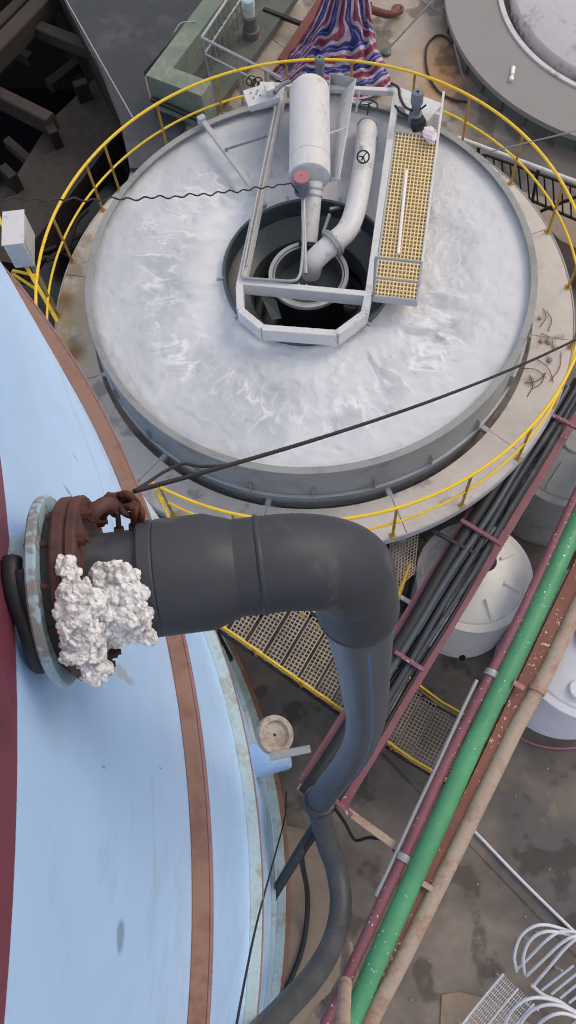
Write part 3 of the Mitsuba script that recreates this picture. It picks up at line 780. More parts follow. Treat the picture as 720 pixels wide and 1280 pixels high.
# feed pipe with elbow into the centre
fp = curve([at(459, 158, 3.9), at(455, 200, 4.02), at(447, 248, 4.05), at(441, 272, 4.05), at(432, 290, 4.04), at(414, 306, 4.0), at(398, 320, 3.94), at(390, 330, 3.85), at(388, 340, 3.6)], 8)
part(br, 'feed_pipe', tube(fp, 0.158, 40), 'm_white_paint', True, label='pale feed pipe bent into the centre well')
part(br, 'feed_pipe_foot', turned([(0.158, -0.2), (0.158, 0.0), (0.15, 0.05), (0.10, 0.10), (0.02, 0.12)], at(459, 158, 3.9), (0.1, 0.9, 0.35), 36), 'm_white_paint', True)
fi = int(0.60 * len(fp))
fd = norm(fp[fi + 1] - fp[fi - 1])
part(br + '__feed_pipe', 'flange', turned([(0.158, -0.04), (0.205, -0.04), (0.208, -0.034), (0.208, -0.008), (0.2, -0.003), (0.2, 0.003), (0.208, 0.008), (0.208, 0.034), (0.205, 0.04), (0.158, 0.04)], fp[fi], fd, 48), 'm_galv', 30)
fs = norm(np.cross(fd, up)); fu = np.cross(fs, fd)
for i in range(10):
    a = i * math.pi / 5
    q0 = fp[fi] + (math.cos(a) * fs + math.sin(a) * fu) * 0.185
    part(br + '__feed_pipe', 'bolt', cyl(q0 - fd * 0.06, q0 + fd * 0.06, 0.013, 6), 'm_galv')


def handwheel(root, c, axis, r, m_='m_cable'):
    axis = norm(axis)
    s = norm(np.cross(axis, [0.3, 1, 0.2])); u = np.cross(s, axis)
    pts = [c + r * (math.cos(t) * s + math.sin(t) * u) for t in np.linspace(0, 2 * math.pi, 24, endpoint=False)]
    ms = [tube(pts, 0.013, 8, closed=True)]
    for i in range(3):
        a = i * 2 * math.pi / 3
        ms.append(cyl(c, c + r * (math.cos(a) * s + math.sin(a) * u), 0.009, 6))
    ms.append(cyl(c - axis * 0.16, c + axis * 0.04, 0.012, 8))
    part(root, 'handwheel', cat(*ms), m_, 30)


handwheel(br, at(454, 196, 4.32), (0.0, -0.5, 0.85), 0.088)
part(br, 'valve_box', box(at(452, 184, 4.2), (0.05, 0.06, 0.14), 0.2), 'm_white_paint')
handwheel(br, at(461, 131, 4.2), (0.15, 0.2, 1), 0.135)
part(br, 'valve_stem', cyl(at(445, 139, 4.0), at(449, 115, 4.25), 0.018, 8), 'm_white_paint', 30)
part(br, 'cross_bar', beam(at(440, 127, 4.05), at(470, 133, 4.05), 0.03, 0.03), 'm_white_paint')
# pipe supports inside the well
for a, b in (((412, 262), (430, 258)), ((412, 268), (404, 292)), ((440, 266), (450, 290))):
    part(br, 'support', beam(at(*a, 3.8), at(*b, 3.75), 0.05, 0.05), 'm_galv')
part(br, 'pulley', turned([(0.02, -0.03), (0.1, -0.03), (0.1, 0.03), (0.02, 0.03)], at(438, 384, 3.75), (0.2, 0.4, 1), 24), 'm_dark', 30)
part(br, 'ladder_bracket', cat(beam(at(374, 354, 4.0), at(373, 372, 3.9), 0.02, 0.02), beam(at(383, 355, 4.0), at(383, 373, 3.9), 0.02, 0.02), beam(at(372, 373, 3.9), at(385, 374, 3.9), 0.03, 0.03)), 'm_white_paint')
part(br, 'scoop', plate([at(325, 368, 3.7), at(345, 375, 3.7), at(352, 398, 3.55), at(340, 400, 3.55)], 0.01), 'm_well')
# control box and drives at the outer end
plate_z = 4.3
P4 = [at(304, 113, plate_z), at(341, 101, plate_z + 0.05), at(350, 121, plate_z + 0.02), at(311, 133, plate_z - 0.02)]
part(br, 'control_box', cat(plate([p - [0, 0, 0.05] for p in P4], 0.10)), 'm_white_paint', label='white control box on the outer end of the bridge')
for u, v in ((0.2, 0.3), (0.42, 0.3), (0.22, 0.62), (0.45, 0.6), (0.35, 0.45)):
    c = lerp(lerp(P4[0], P4[1], u), lerp(P4[3], P4[2], u), v) + [0, 0, 0.004]
    part(br, 'switch', cyl(c, c + [0, 0, 0.015], 0.012, 8), 'm_motor')
part(br, 'junction_box', box(at(337, 112, 4.42), (0.14, 0.14, 0.12), 0.25, 0.008), 'm_white_paint')
part(br, 'cable_bundle', tube(curve([at(343, 116, 4.42), at(350, 108, 4.4), at(356, 104, 4.35), at(362, 102, 4.25)], 6), 0.035, 8), 'm_motor', True)
mo = at(400, 92, 4.25)
part(br, 'drive_motor', cat(lathe([(0.02, mo[2] + 0.30), (0.06, mo[2] + 0.295), (0.075, mo[2] + 0.27), (0.078, mo[2] + 0.12), (0.065, mo[2] + 0.11), (0.065, mo[2] - 0.1)], mo, 24)), 'm_motor', 30, label='small blue-grey drive motor behind the drum')
part(br, 'drive_plate', plate([at(500, 110, 4.18), at(553, 130, 4.18), at(534, 152, 4.18), at(508, 145, 4.18)], 0.02), 'm_white_paint')
part(br, 'drive_skirt', plate([at(553, 130, 4.17), at(534, 152, 4.17), up_by(at(534, 152, 4.17), -0.25), up_by(at(553, 130, 4.17), -0.25)], 0.012), 'm_grey_paint')
g0 = at(519, 148, 4.2)
part(br, 'gear_motor', lathe([(0.02, g0[2] + 0.5), (0.075, g0[2] + 0.49), (0.09, g0[2] + 0.46), (0.092, g0[2] + 0.3), (0.07, g0[2] + 0.29), (0.07, g0[2] + 0.12), (0.10, g0[2] + 0.10), (0.11, g0[2] - 0.1)], g0, 28), 'm_motor', 30, label='grey geared motor standing on the bridge end plate')
part(br, 'gear_box', box(g0 + [0.02, -0.05, -0.02], (0.2, 0.24, 0.2), 0.2, 0.02), 'm_dark')
part(br, 'gear_lever', cyl(at(524, 138, 4.4), at(533, 131, 4.45), 0.014, 8), 'm_dark')
part(br, 'motor_cable', tube(curve([at(489, 104, 4.2), at(498, 110, 4.25), at(500, 122, 4.25), at(507, 134, 4.3), at(515, 138, 4.5)], 6), 0.02, 8), 'm_dark', True)
part(br, 'motor_cable', tube(curve([at(494, 132, 4.15), at(500, 140, 4.15), at(512, 146, 4.2)], 6), 0.02, 8), 'm_dark', True)
# walkway grating with handrail
GZ = 4.12
GA, GB, GC, GD = at(494, 165, GZ), at(547, 172, GZ), at(521, 376, GZ), at(467, 370, GZ)
part(br, 'grating', grating(GA, GB, GC, GD, 12, 44, 0.017, 0.03), 'm_frp', label='yellowish plastic grating of the walkway', stuff=False)
part(br, 'tray', plate([p - [0, 0, 0.09] for p in (GA, GB, GC, GD)], 0.01), 'm_tray')
for a, b in ((GA, GB), (GB, GC), (GC, GD), (GD, GA)):
    part(br, 'grating_edge', beam(up_by(a, -0.05), up_by(b, -0.05), 0.03, 0.15), 'm_grey_paint')
hh = 0.85
for z, r in ((hh, 0.018), (0.42, 0.014)):
    part(br, 'handrail', tube([up_by(GB, z), up_by(GC, z)], r, 10), 'm_white_paint', 30)
    part(br, 'handrail', tube([up_by(GC, z), up_by(GD, z)], r, 10), 'm_galv', 30)
for p in (GB, lerp(GB, GC, 0.5), GC, GD):
    part(br, 'handrail_post', cyl(p, up_by(p, hh), 0.018, 10), 'm_white_paint' if p is not GD else 'm_galv', 30)
# skimmer arm on the froth
part(br, 'skimmer_arm', beam(at(251, 148, 3.93), at(321, 243, 3.93), 0.075, 0.075), 'm_grey_paint')
part(br, 'skimmer_foot', box(at(252, 150, 3.95), (0.12, 0.10, 0.14), 0.4), 'm_grey_paint')
part(br, 'skimmer_rod', cyl(at(281, 187, 4.0), at(334, 170, 4.0), 0.018, 8), 'm_motor', 30)
part(br, 'skimmer_link', cat(beam(at(320, 240, 3.95), at(331, 258, 3.95), 0.05, 0.06), box(at(328, 256, 3.9), (0.1, 0.1, 0.1), 0.5)), 'm_galv')
single('white_tube', cyl(at(508, 213, GZ + 0.05), at(498, 317, GZ + 0.05), 0.022, 10), 'm_lamp', 'long bright white tube lying on the bridge grating', 'tube', 30)
# plastic bag beside the motor
bg = trimesh.creation.icosphere(4, 1.0)
v = bg.vertices * [0.12, 0.17, 0.06]
v = v * (0.45 + 0.7 * meshkit.fbm(bg.vertices * 1.6, 3, 4) + 0.35 * np.abs(2 * meshkit.fbm(bg.vertices * 3.5, 3, 9) - 1))[:, None]
single('plastic_bag', mesh(v + at(538, 168, GZ + 0.12), bg.faces), 'm_bag', 'crumpled pinkish white plastic bag by the geared motor on the grating', 'bag', True)

# twisted power cable to the slip ring
e0, e1 = at(364, 229, 4.55), at(-170, 240, 8.5)
tw = []
for t in np.linspace(0, 1, 260):
    p = lerp(e0, e1, t) - [0, 0, 0.5 * 4 * t * (1 - t) * 0.4]
    k = min(1, t * 12)
    tw.append(p + k * np.array([0.0, 0.013 * math.sin(t * 150) + 0.012 * math.sin(t * 61), 0.016 * math.cos(t * 150)]))
single('power_cable', tube([*curve([at(377, 243, 4.3), at(371, 240, 4.4)], 3), *tw], 0.0105, 6), 'm_cable', 'wavy twisted power cable strung from the left edge to the pink-topped slip ring', 'cable', True)

# ------------------------------------------------------------------ the neighbouring tank
NB = (9.68, 16.38)
NZT = 0.42
nb = thing('neighbour_tank', 'round tank with wide flat grey rim and whitish dome at the upper right', 'tank')
part(nb, 'rim_slab', ring_rect(3.43, 4.57, NZT - 0.13, NZT, NB, 220), 'm_ring', 30, label='wide flat grey rim')
part(nb, 'inner_kerb', ring_rect(3.32, 3.425, NZT - 0.2, NZT + 0.05, NB, 200), 'm_dome', 30)
part(nb, 'trough', lathe([(3.33, NZT - 0.10), (3.08, NZT - 0.25), (2.98, NZT - 0.25)], NB, 160), 'm_trough')
dk = part(nb, 'dome', lathe([(3.12, NZT - 0.3), (3.12, NZT + 0.08), (3.08, NZT + 0.15), (2.7, NZT + 0.36), (1.8, NZT + 0.66), (0.9, NZT + 0.84), (0.02, NZT + 0.9)], NB, 160), 'm_dome', 30, label='whitish stained dome')
part(nb, 'wall', lathe([(4.50, NZT - 0.13), (4.50, 0.0)], NB, 160), 'm_nb_wall', True)
for i in range(50):
    a = math.radians(180 + 3.6 * i)
    q = np.array([NB[0] + 3.18 * math.cos(a), NB[1] + 3.18 * math.sin(a), 0])
    part(dk, 'bolt', cyl(q + [0, 0, NZT - 0.2], q + [0, 0, NZT - 0.06], 0.025, 8), 'm_galv')
for i in range(24):
    a = math.radians(170 + 8 * i)
    c = np.array([NB[0] + 4.52 * math.cos(a), NB[1] + 4.52 * math.sin(a), 0.145])
    part(nb, 'rib', box(c, (0.05, 0.06, 0.285), a, 0.004), 'm_trough')
bt = thing('small_bottle', 'small white plastic bottle lying on the flat grey rim of the neighbour tank', 'bottle')
ba, bb = at(639, 101, NZT + 0.05), at(642, 84, NZT + 0.05)
bdir = norm(bb - ba); bl = np.linalg.norm(bb - ba)
part(bt, 'body', turned([(0.01, 0), (0.045, 0.01), (0.048, 0.1), (0.02, 0.14), (0.018, 0.17)], ba, bdir, 20), 'm_lamp', 30)
part(bt, 'cap', turned([(0.03, 0.17), (0.04, 0.18), (0.04, bl), (0.01, bl + 0.005)], ba, bdir, 20), 'm_lamp', 30)

# ------------------------------------------------------------------ yard behind the clarifier
sm = thing('concrete_basin', 'greenish concrete basin with thick walls behind the yellow railing', 'basin')
sz = 1.0
a_, b_ = at(182, 94, sz), at(258, -6, sz)
e1_ = norm((b_ - a_) * [1, 1, 0])
e2_ = np.array([e1_[1], -e1_[0], 0])
len1, len2, th = np.linalg.norm(b_ - a_) + 1.2, 1.35, 0.42


def wallbox(o, u, lu, v, lv, z0, z1):
    return slab([o, o + u * lu, o + u * lu + v * lv, o + v * lv], z0, z1)


part(sm, 'wall', wallbox(a_, e1_, len1, e2_, th, 0.0, sz), 'm_sump')
part(sm, 'wall', wallbox(a_ + e2_ * (th + 0.002), e2_, len2 - th, e1_, th, 0.0, sz - 0.006), 'm_sump')
part(sm, 'floor', wallbox(a_ + e1_ * th + e2_ * th, e1_, len1, e2_, len2 - th, 0.13, 0.3), 'm_sump_floor')
part(sm, 'pipe', cyl(at(190, 124, 0.5), at(250, 150, 0.5), 0.06, 12), 'm_dark', 30)
single('loose_wire', tube(curve([at(218, 40, 1.05), at(226, 29, 1.1), at(240, 27, 1.05), at(262, 26, 0.8), at(270, 24, 0.7)], 6), 0.014, 6), 'm_galv', 'thin loose wire draped over the greenish basin wall', 'wire', True)
gr = thing('pump_railing', 'grey steel pipe railing cornering round the pump pad behind the basin', 'railing')
rz1 = 1.25
c0, c1, c2 = at(300, -25, rz1), at(252, 47, rz1), at(352, 98, rz1)
part(gr, 'top_rail', tube([c0, lerp(c0, c1, 0.96), c1, lerp(c1, c2, 0.03), c2], 0.032, 10), 'm_galv', 30)
part(gr, 'mid_rail', tube([c0 - [0, 0, 0.4], c1 - [0, 0, 0.4], c2 - [0, 0, 0.4]], 0.028, 10), 'm_galv', 30)
for t in (0.0, 0.45, 0.8):
    p = lerp(c1, c2, t)
    part(gr, 'post', cyl([p[0], p[1], 0.0], p, 0.03, 10), 'm_galv', 30)
for t in np.linspace(0.12, 0.95, 8):
    p = lerp(c1, c0, t)
    part(gr, 'baluster', cyl([p[0], p[1], 0.2], p, 0.014, 8), 'm_galv', 30)
pp = thing('upright_pump', 'upright grey multistage pump with pale blue motor beyond the pipe railing', 'pump')
pb = at(316, 58, 0.05)
PZ = 0.0
x, y = pb[:2]
part(pp, 'base', box([x, y, PZ + 0.09], (0.4, 0.34, 0.18), 0.5, 0.02), 'm_trough')
part(pp, 'body', lathe([(r_ * 1.25, z_ + PZ) for r_, z_ in [(0.17, 0.18), (0.17, 0.3), (0.13, 0.32), (0.15, 0.36), (0.15, 0.5), (0.12, 0.52), (0.12, 0.78), (0.14, 0.8), (0.14, 0.84), (0.02, 0.85)]], (x, y), 28), 'm_trough', 30)
part(pp, 'motor', lathe([(r_ * 1.25, z_ + PZ) for r_, z_ in [(0.1, 0.85), (0.1, 1.05), (0.115, 1.06), (0.115, 1.22), (0.09, 1.25), (0.01, 1.26)]], (x, y), 28), 'm_pale_band', 30, label='pale blue motor top')
part(pp, 'nozzle', cyl([x - 0.3, y - 0.1, PZ + 0.25], [x + 0.3, y + 0.1, PZ + 0.25], 0.08, 16), 'm_trough', 30)
for nm_, a, b, w, h, m_, lab in (('steel_channel', (412, -12), (352, 78), 0.20, 0.14, 'm_red_brown', 'reddish brown steel channel lying on the yard left of the striped tarp'),
                                 ('floor_pipe', (330, 12), (402, 40), 0.09, 0.09, 'm_dark', 'dark pipe crossing under the reddish steel channel'),):
    single(nm_, beam(at(*a, 0.3), at(*b, 0.3), w, h), m_, lab, 'beam' if 'channel' in nm_ else 'pipe')
rp = thing('red_pipe', 'reddish pipe with elbow on the yard floor right of the striped tarp', 'pipe')
part(rp, 'run', tube(curve([at(456, 8, 0.3), at(470, 14, 0.3), at(485, 18, 0.3), at(494, 16, 0.28), at(497, 10, 0.05)], 5), 0.085, 14), 'm_red_brown', True)
part(rp, 'flange', turned([(0.085, -0.03), (0.14, -0.03), (0.14, 0.03), (0.085, 0.03)], at(462, 11, 0.3), (1, -0.4, 0), 24), 'm_red_brown', 30)
part(rp, 'flange', turned([(0.085, -0.03), (0.14, -0.03), (0.14, 0.03), (0.085, 0.03)], at(497, 12, 0.14), (0, 0, 1), 24), 'm_red_brown', 30)
va = thing('yard_valve', 'small dark handwheel valves on upright pipes behind the control box', 'valve')
for q in ((314, 101), (322, 103)):
    handwheel(va, at(*q, 0.9), (0.3, -1, 0.35), 0.10)
    b0 = at(q[0] + 2, q[1] + 2, 0.85)
    part(va, 'riser', cyl([b0[0], b0[1], 0], b0, 0.035, 10), 'm_trough', 30)
part(va, 'run', cyl(at(312, 112, 0.25), at(352, 122, 0.25), 0.05, 10), 'm_red_brown', 30)

# striped tarp draped over a hidden heap
nu, nv = 120, 90
uu, vv = np.meshgrid(np.linspace(0, 1, nu), np.linspace(0, 1, nv), indexing='ij')
top = np.array([lerp(at(414, -38, 1.9), at(458, -34, 1.9), t) for t in np.linspace(0, 1, nu)])
base_px = [(336, 92), (352, 104), (376, 114), (405, 122), (440, 124), (470, 120), (493, 107)]
bp = curve([at(*q, 0.06) for q in base_px], 30)
bp = bp[np.linspace(0, len(bp) - 1, nu).astype(int)]
V = top[:, None] * (1 - vv[..., None]) + bp[:, None] * vv[..., None]
V[..., 2] = 0.06 + 1.85 * (1 - vv) ** 1.35 * (1 - 0.35 * np.sin(np.pi * vv))
cr = meshkit.fbm(np.stack([uu * 7 + 2 * vv, vv * 6, 0 * uu], -1), 3, 21)
fold = 0.36 * (np.abs(2 * cr - 1) - 0.3) + 0.08 * np.sin(uu * 34 + 3 * meshkit.fbm(np.stack([uu * 4, vv * 3, vv], -1), 3, 2)) * np.sin(np.pi * np.clip(vv * 0.9 + 0.08, 0, 1))
fold += 0.30 * (meshkit.fbm(np.stack([uu * 5, vv * 5, 0 * uu], -1), 4, 6) - 0.5) + 0.10 * (meshkit.fbm(np.stack([uu * 18, vv * 14, 0 * uu], -1), 3, 9) - 0.5)
pull = 0.25 * np.exp(-((uu - 0.33) / 0.05) ** 2) * (1 - np.abs(vv - 0.45))
nrm = np.array([0, -0.55, 0.83])
V = V + nrm * (fold - pull)[..., None]
V[..., 2] = np.maximum(V[..., 2], 0.03)
ti = np.arange(nu * nv).reshape(nu, nv)
tq = np.stack([ti[:-1, :-1], ti[1:, :-1], ti[1:, 1:], ti[:-1, 1:]], -1).reshape(-1, 4)
tuv = np.stack([uu, vv], -1).reshape(-1, 2)
# the weave: lengthwise at the top, across lower down
rot = np.clip((vv - 0.22) / 0.16, 0, 1) * np.clip((uu - 0.10) / 0.2 + 0.25, 0, 1)
tuv[:, 1] = ((1 - rot) * (uu * 0.95) + rot * (vv * 1.0 + 0.22 * uu)).ravel()
single('striped_tarp', mesh(V.reshape(-1, 3), np.vstack([tq[:, [0, 1, 2]], tq[:, [0, 2, 3]]])), 'm_tarp', 'red, white and blue striped tarpaulin draped in folds behind the bridge', 'tarpaulin', True, uv=tuv)

lp = thing('ground_rod', 'thin pale rod with a round grey foot standing on the yard right of the tarp', 'rod')
part(lp, 'rod', cyl(at(485, 62, 0.05), at(560, -20, 1.2), 0.02, 8), 'm_galv', 30)
part(lp, 'foot', lathe([(0.11, 0.004), (0.11, 0.07), (0.05, 0.1), (0.01, 0.1)], at(483, 67, 0.0), 20), 'm_nb_wall', 30)
single('hose_loop', tube(curve([at(566, 55, 0.05), at(555, 45, 0.04), at(543, 46, 0.04), at(533, 60, 0.04), at(534, 88, 0.04), at(546, 112, 0.04), at(566, 124, 0.04), at(588, 127, 0.04)], 10), 0.025, 8), 'm_cable', 'dark hose lying in a loop on the orange stained yard floor', 'hose', True)
single('leaning_stick', cyl(at(567, 55, 0.7), at(583, 113, 0.05), 0.025, 8), 'm_trough', 'thin dark stick leaning at the hose loop against the neighbour tank', 'stick', 30)
single('overhead_wire', tube([at(78, -8, 2.2), at(166, 147, 2.0)], 0.014, 6), 'm_galv', 'thin straight pale wire along the edge of the dark slate apron', 'wire', 30)
single('overhead_wire', tube(curve([at(603, 192, 3.6), at(660, 178, 4.2), at(735, 160, 5.0)], 6), 0.01, 6), 'm_galv', 'thin pale wire crossing the yellow railing at the upper right', 'wire', True)

# stair balustrade right of the clarifier
sb = thing('stair_balustrade', 'dark steel balustrade with a white handrail beyond the right side of the railing', 'balustrade')
wA, wB = at(572, 172, 2.6), at(760, 242, 2.6)
part(sb, 'handrail', tube([wA, wB], 0.035, 10), 'm_white_paint', 30, label='white painted handrail')
bA, bB, bC, bD = at(603, 192, 1.9), at(760, 248, 1.9), at(760, 292, 1.2), at(608, 226, 1.2)
part(sb, 'top_bar', tube([bA, bB], 0.028, 8), 'm_dark', 30)
part(sb, 'bottom_bar', tube([bD, bC], 0.028, 8), 'm_dark', 30)
for t in np.linspace(0.02, 0.98, 15):
    part(sb, 'baluster', cyl(lerp(bA, bB, t), lerp(bD, bC, t), 0.016, 8), 'm_dark', 30)
for t in (0.03, 0.5, 0.97):
    p = lerp(bA, bB, t)
    part(sb, 'post', cyl([p[0], p[1], 0.0], lerp(wA, wB, 0.12 + 0.86 * t), 0.03, 8), 'm_dark', 30)
part(sb, 'brace', tube([at(676, 264, 1.3), at(735, 240, 1.9)], 0.03, 8), 'm_dark', 30)
setting('pavement', slab([at(x, y, 0.7) for x, y in ((640, 236), (740, 262), (760, 330), (700, 300))], 0.0, 0.7), 'm_pad')

# ------------------------------------------------------------------ plastic tanks
def poly_tank(px, py, r, h, m_, label, ribs, lid=None, z0=0.0):
    c = at(px, py, h)
    t = thing('plastic_tank', label, 'tank')
    prof = [(r, z0)]
    nrib = int((h - 0.15) / 0.075)
    for i in range(nrib):
        z = z0 + 0.03 + i * 0.075
        prof += [(r, z), (r + 0.014, z + 0.018), (r + 0.014, z + 0.042), (r, z + 0.06)]
    prof += [(r, h - 0.05), (r + 0.03, h - 0.04), (r + 0.03, h - 0.005), (r + 0.015, h)]
    part(t, 'body', lathe(prof, c, 96), m_, 25)
    part(t, 'roof', lathe([(r + 0.015, h), (r - 0.08, h + 0.012), (r - 0.10, h + 0.035), (0.26, h + 0.24), (0.02, h + 0.25)], c, 96), m_, 25)
    for i in range(ribs):
        a = math.radians(20 + 360 / ribs * i)
        d = np.array([math.cos(a), math.sin(a), 0])
        b = np.array([c[0], c[1], 0])
        part(t + '__roof', 'rib', beam(b + d * 0.42 + [0, 0, h + 0.195], b + d * (r - 0.14) + [0, 0, h + 0.05], 0.05, 0.05, c=0.02), m_)
    for (dx, dy, lr, lz, lm) in (lid or []):
        part(t + '__roof', 'lid', lathe([(lr, lz), (lr, lz + 0.05), (lr - 0.02, lz + 0.07), (0.01, lz + 0.075)], (c[0] + dx, c[1] + dy), 40), lm, 30)
    return t


poly_tank(593, 720, 0.83, 1.85, 'm_pe_grey', 'pale grey round plastic tank between the pipe rack and the green pipe', 7, [(0.17, 0.12, 0.15, 2.06, 'm_dark')])
poly_tank(716, 560, 0.98, 1.85, 'm_pe_dull', 'dull grey plastic tank at the right edge behind the pipe rack', 7, [(0, 0, 0.22, 2.06, 'm_pe_dull')])
poly_tank(743, 803, 1.08, 2.05, 'm_pe_white', 'bright white ribbed plastic tank right of the green pipe', 0, [(0, 0, 0.32, 2.27, 'm_pe_white'), (-0.42, -0.62, 0.14, 2.13, 'm_pe_white')])
single('tank_hose', tube(curve([at(645, 918, 0.06), at(662, 928, 0.06), at(690, 935, 0.06), at(725, 934, 0.06), at(760, 925, 0.06)], 8), 0.018, 8), 'm_pink', 'thin pinkish hose on the floor round the foot of the white tank', 'hose', True)
single('drain_pipe', cyl(at(578, 775, 1.3), at(578, 822, 0.05), 0.055, 12), 'm_dark', 'short black upright drain pipe below the pale grey plastic tank', 'pipe', 30)

# ------------------------------------------------------------------ pipe rack one (maroon beams with black pipes)
ZK = 2.32
LB = [at(640, 560, ZK), at(590, 640, ZK), at(515, 762, ZK), at(378, 978, ZK)]
RBm = [at(760, 455, ZK), at(652, 640, ZK), at(552, 801, ZK), at(428, 1008, ZK)]
lA, lB_ = LB[0], LB[-1]
rA, rB_ = RBm[0], RBm[-1]


def lb(t):   # t = 0 at the tank end
    return lerp(lB_, lA, t)


def rbm(t):
    return lerp(rB_, rA, t)


rk = thing('pipe_rack', 'maroon steel pipe rack carrying black pipes past the round walkway', 'pipe rack')
chan = [(-0.055, -0.08), (0.055, -0.08), (0.055, -0.06), (-0.035, -0.06), (-0.035, 0.06), (0.055, 0.06), (0.055, 0.08), (-0.055, 0.08)]
part(rk, 'beam', prism(lB_, lA, chan), 'm_maroon')
part(rk, 'beam', prism(rB_, rA, chan), 'm_maroon')
for (a, b) in (((576, 650), (627, 681)), ((494, 815), (530, 838)), ((676, 512), (722, 535)), ((418, 1000), (440, 1020))):
    part(rk, 'cross_beam', beam(at(*a, ZK + 0.3), at(*b, ZK + 0.3), 0.06, 0.06), 'm_maroon')
part(rk, 'cross_beam', beam(at(538, 662, ZK + 0.25), at(594, 692, ZK + 0.25), 0.06, 0.05), 'm_dark', label='dark angle bar across the rack')
part(rk, 'cross_beam', beam(at(373, 983, ZK + 0.1), at(396, 998, ZK + 0.1), 0.09, 0.06), 'm_rust_pipe', label='pale end bar')
part(rk, 'cross_beam', beam(at(434, 1014, ZK + 0.03), at(500, 1062, ZK + 0.03), 0.10, 0.10), 'm_rust_pipe', label='pale bar reaching to the green pipe')
for t in (0.15, 0.55, 0.93):
    for fn in (lb, rbm):
        p = fn(t)
        part(rk, 'column', cyl([p[0], p[1], 0], [p[0], p[1], ZK - 0.081], 0.05, 10), 'm_maroon', 30)
bpipes = [(0.20, 0.095, 'm_rubber', 'thick black pipe beside the left maroon rack beam', 0.0),
          (0.40, 0.05, 'm_hdpe_dust', 'grey pipe next to the thick black pipe in the rack', 0.0),
          (0.52, 0.035, 'm_rubber', 'slim black pipe in the middle of the rack', 0.0),
          (0.61, 0.045, 'm_hdpe', 'dark grey conduit right of the middle of the rack', 0.0),
          (0.70, 0.028, 'm_rubber', 'thin black cable lying in the rack', 0.05),
          (0.78, 0.038, 'm_hdpe', 'dark grey pipe second from the right rack beam', 0.0),
          (0.88, 0.03, 'm_rubber', 'black cable beside the right maroon rack beam', 0.0)]
for i, (f, r, m_, lab, wob) in enumerate(bpipes):
    pts = []
    for t in np.linspace(-0.02, 1.06, 28):
        p = lerp(lb(t), rbm(t), f) + [0, 0, 0.085 + r + 0.10 * (i % 2)]
        w = 0.018 * math.sin(7 * t + 2 * i) + 0.01 * math.sin(19 * t + i) + wob * math.sin(23 * t)
        pts.append(p + norm(np.cross(lA - lB_, up)) * w)
    single('rack_pipe', tube(pts, r, 14), m_, lab, 'pipe', True)
# what runs on beyond the rack's end
single('rack_pipe', tube(curve([at(402, 1022, 2.3), at(385, 1048, 2.2), at(368, 1076, 2.0), at(346, 1112, 1.2), at(330, 1140, 0.6)], 6), 0.07, 12), 'm_hdpe', 'dark pipe leaving the end of the rack towards the blue tank base', 'pipe', True)
single('rack_cable', tube(curve([at(412, 1016, 2.5), at(395, 1042, 2.4), at(379, 1066, 2.1), at(378, 1080, 1.6), at(384, 1115, 0.6), at(383, 1155, 0.2), at(374, 1198, 0.16), at(352, 1250, 0.16), at(335, 1290, 0.16)], 8), 0.038, 10), 'm_rubber', 'black cable bending down from the rack end onto the tan concrete pad', 'cable', True)
single('rack_cable', tube(curve([at(420, 1012, 2.4), at(432, 1030, 2.0), at(444, 1050, 1.6), at(462, 1047, 1.9), at(484, 1052, 2.2), at(497, 1070, 2.3)], 8), 0.022, 8), 'm_rubber', 'thin sagging black cable between the two pipe racks', 'cable', True)
single('flexible_hose', tube(curve([endp, at(404, 1034, 2.4), at(411, 1058, 2.2), at(421, 1088, 2.05), at(426, 1130, 2.1), at(417, 1175, 2.4), at(392, 1220, 3.0), at(354, 1262, 3.8), at(318, 1300, 4.7), at(270, 1350, 6.0)], 10), np.linspace(0.15, 0.135, 91), 28), 'm_hose', 'thick grey flexible hose curving up in front of the lower blue tank', 'hose', True)

# ------------------------------------------------------------------ pipe rack two (maroon, green, brown, rusty)
ZG = 2.5


def run(name, px, z, r, m_, label, n=24):
    pts = np.array([at(*q, z) for q in px])
    return single(name, tube(curve(pts, 4), r, n), m_, label, 'pipe', True)


run('maroon_pipe', [(775, 508), (717, 627), (677, 713), (648, 775), (598, 874), (557, 955), (527, 1022), (504, 1072), (482, 1118), (452, 1183), (398, 1300)], ZG, 0.072, 'm_maroon', 'paint-spattered maroon pipe along the left side of the green pipe')
run('green_pipe', [(775, 535), (713, 672), (656, 797), (602, 908), (560, 1002), (517, 1097), (480, 1180), (452, 1245), (425, 1305)], ZG + 0.02, 0.128, 'm_green', 'long mint green pipe spattered with white paint crossing the lower right')
gb0, gb1 = at(775, 602, ZG - 0.1), at(436, 1315, ZG - 0.1)
bb = thing('brown_beam', 'rusty brown steel beam between the green pipe and the pale rusty pipe', 'beam')
part(bb, 'upper_flange', beam(up_by(gb0, 0.09), up_by(gb1, 0.09), 0.20, 0.014), 'm_brown_beam')
part(bb, 'web', beam(gb0, gb1, 0.012, 0.16), 'm_brown_beam')
part(bb, 'lower_flange', beam(up_by(gb0, -0.09), up_by(gb1, -0.09), 0.20, 0.014), 'm_brown_beam')
for t in (0.1, 0.5, 0.9):
    p = lerp(gb0, gb1, t)
    part(bb, 'column', cyl([p[0], p[1], 0], [p[0], p[1], ZG - 0.2], 0.06, 10), 'm_brown_beam', 30)
run('rusty_pipe', [(775, 646), (707, 791), (686, 836), (647, 907), (621, 960), (570, 1064), (514, 1177), (494, 1217), (474, 1255), (447, 1310)], ZG, 0.10, 'm_rust_pipe', 'pale beige pipe with rust stains at the right of the pipe rack')
run('grey_conduit', [(596, 850), (570, 905), (545, 960), (520, 1012), (497, 1062), (470, 1120)], ZG + 0.0, 0.028, 'm_galv', 'slim pale grey conduit along the left of the maroon pipe', 10)


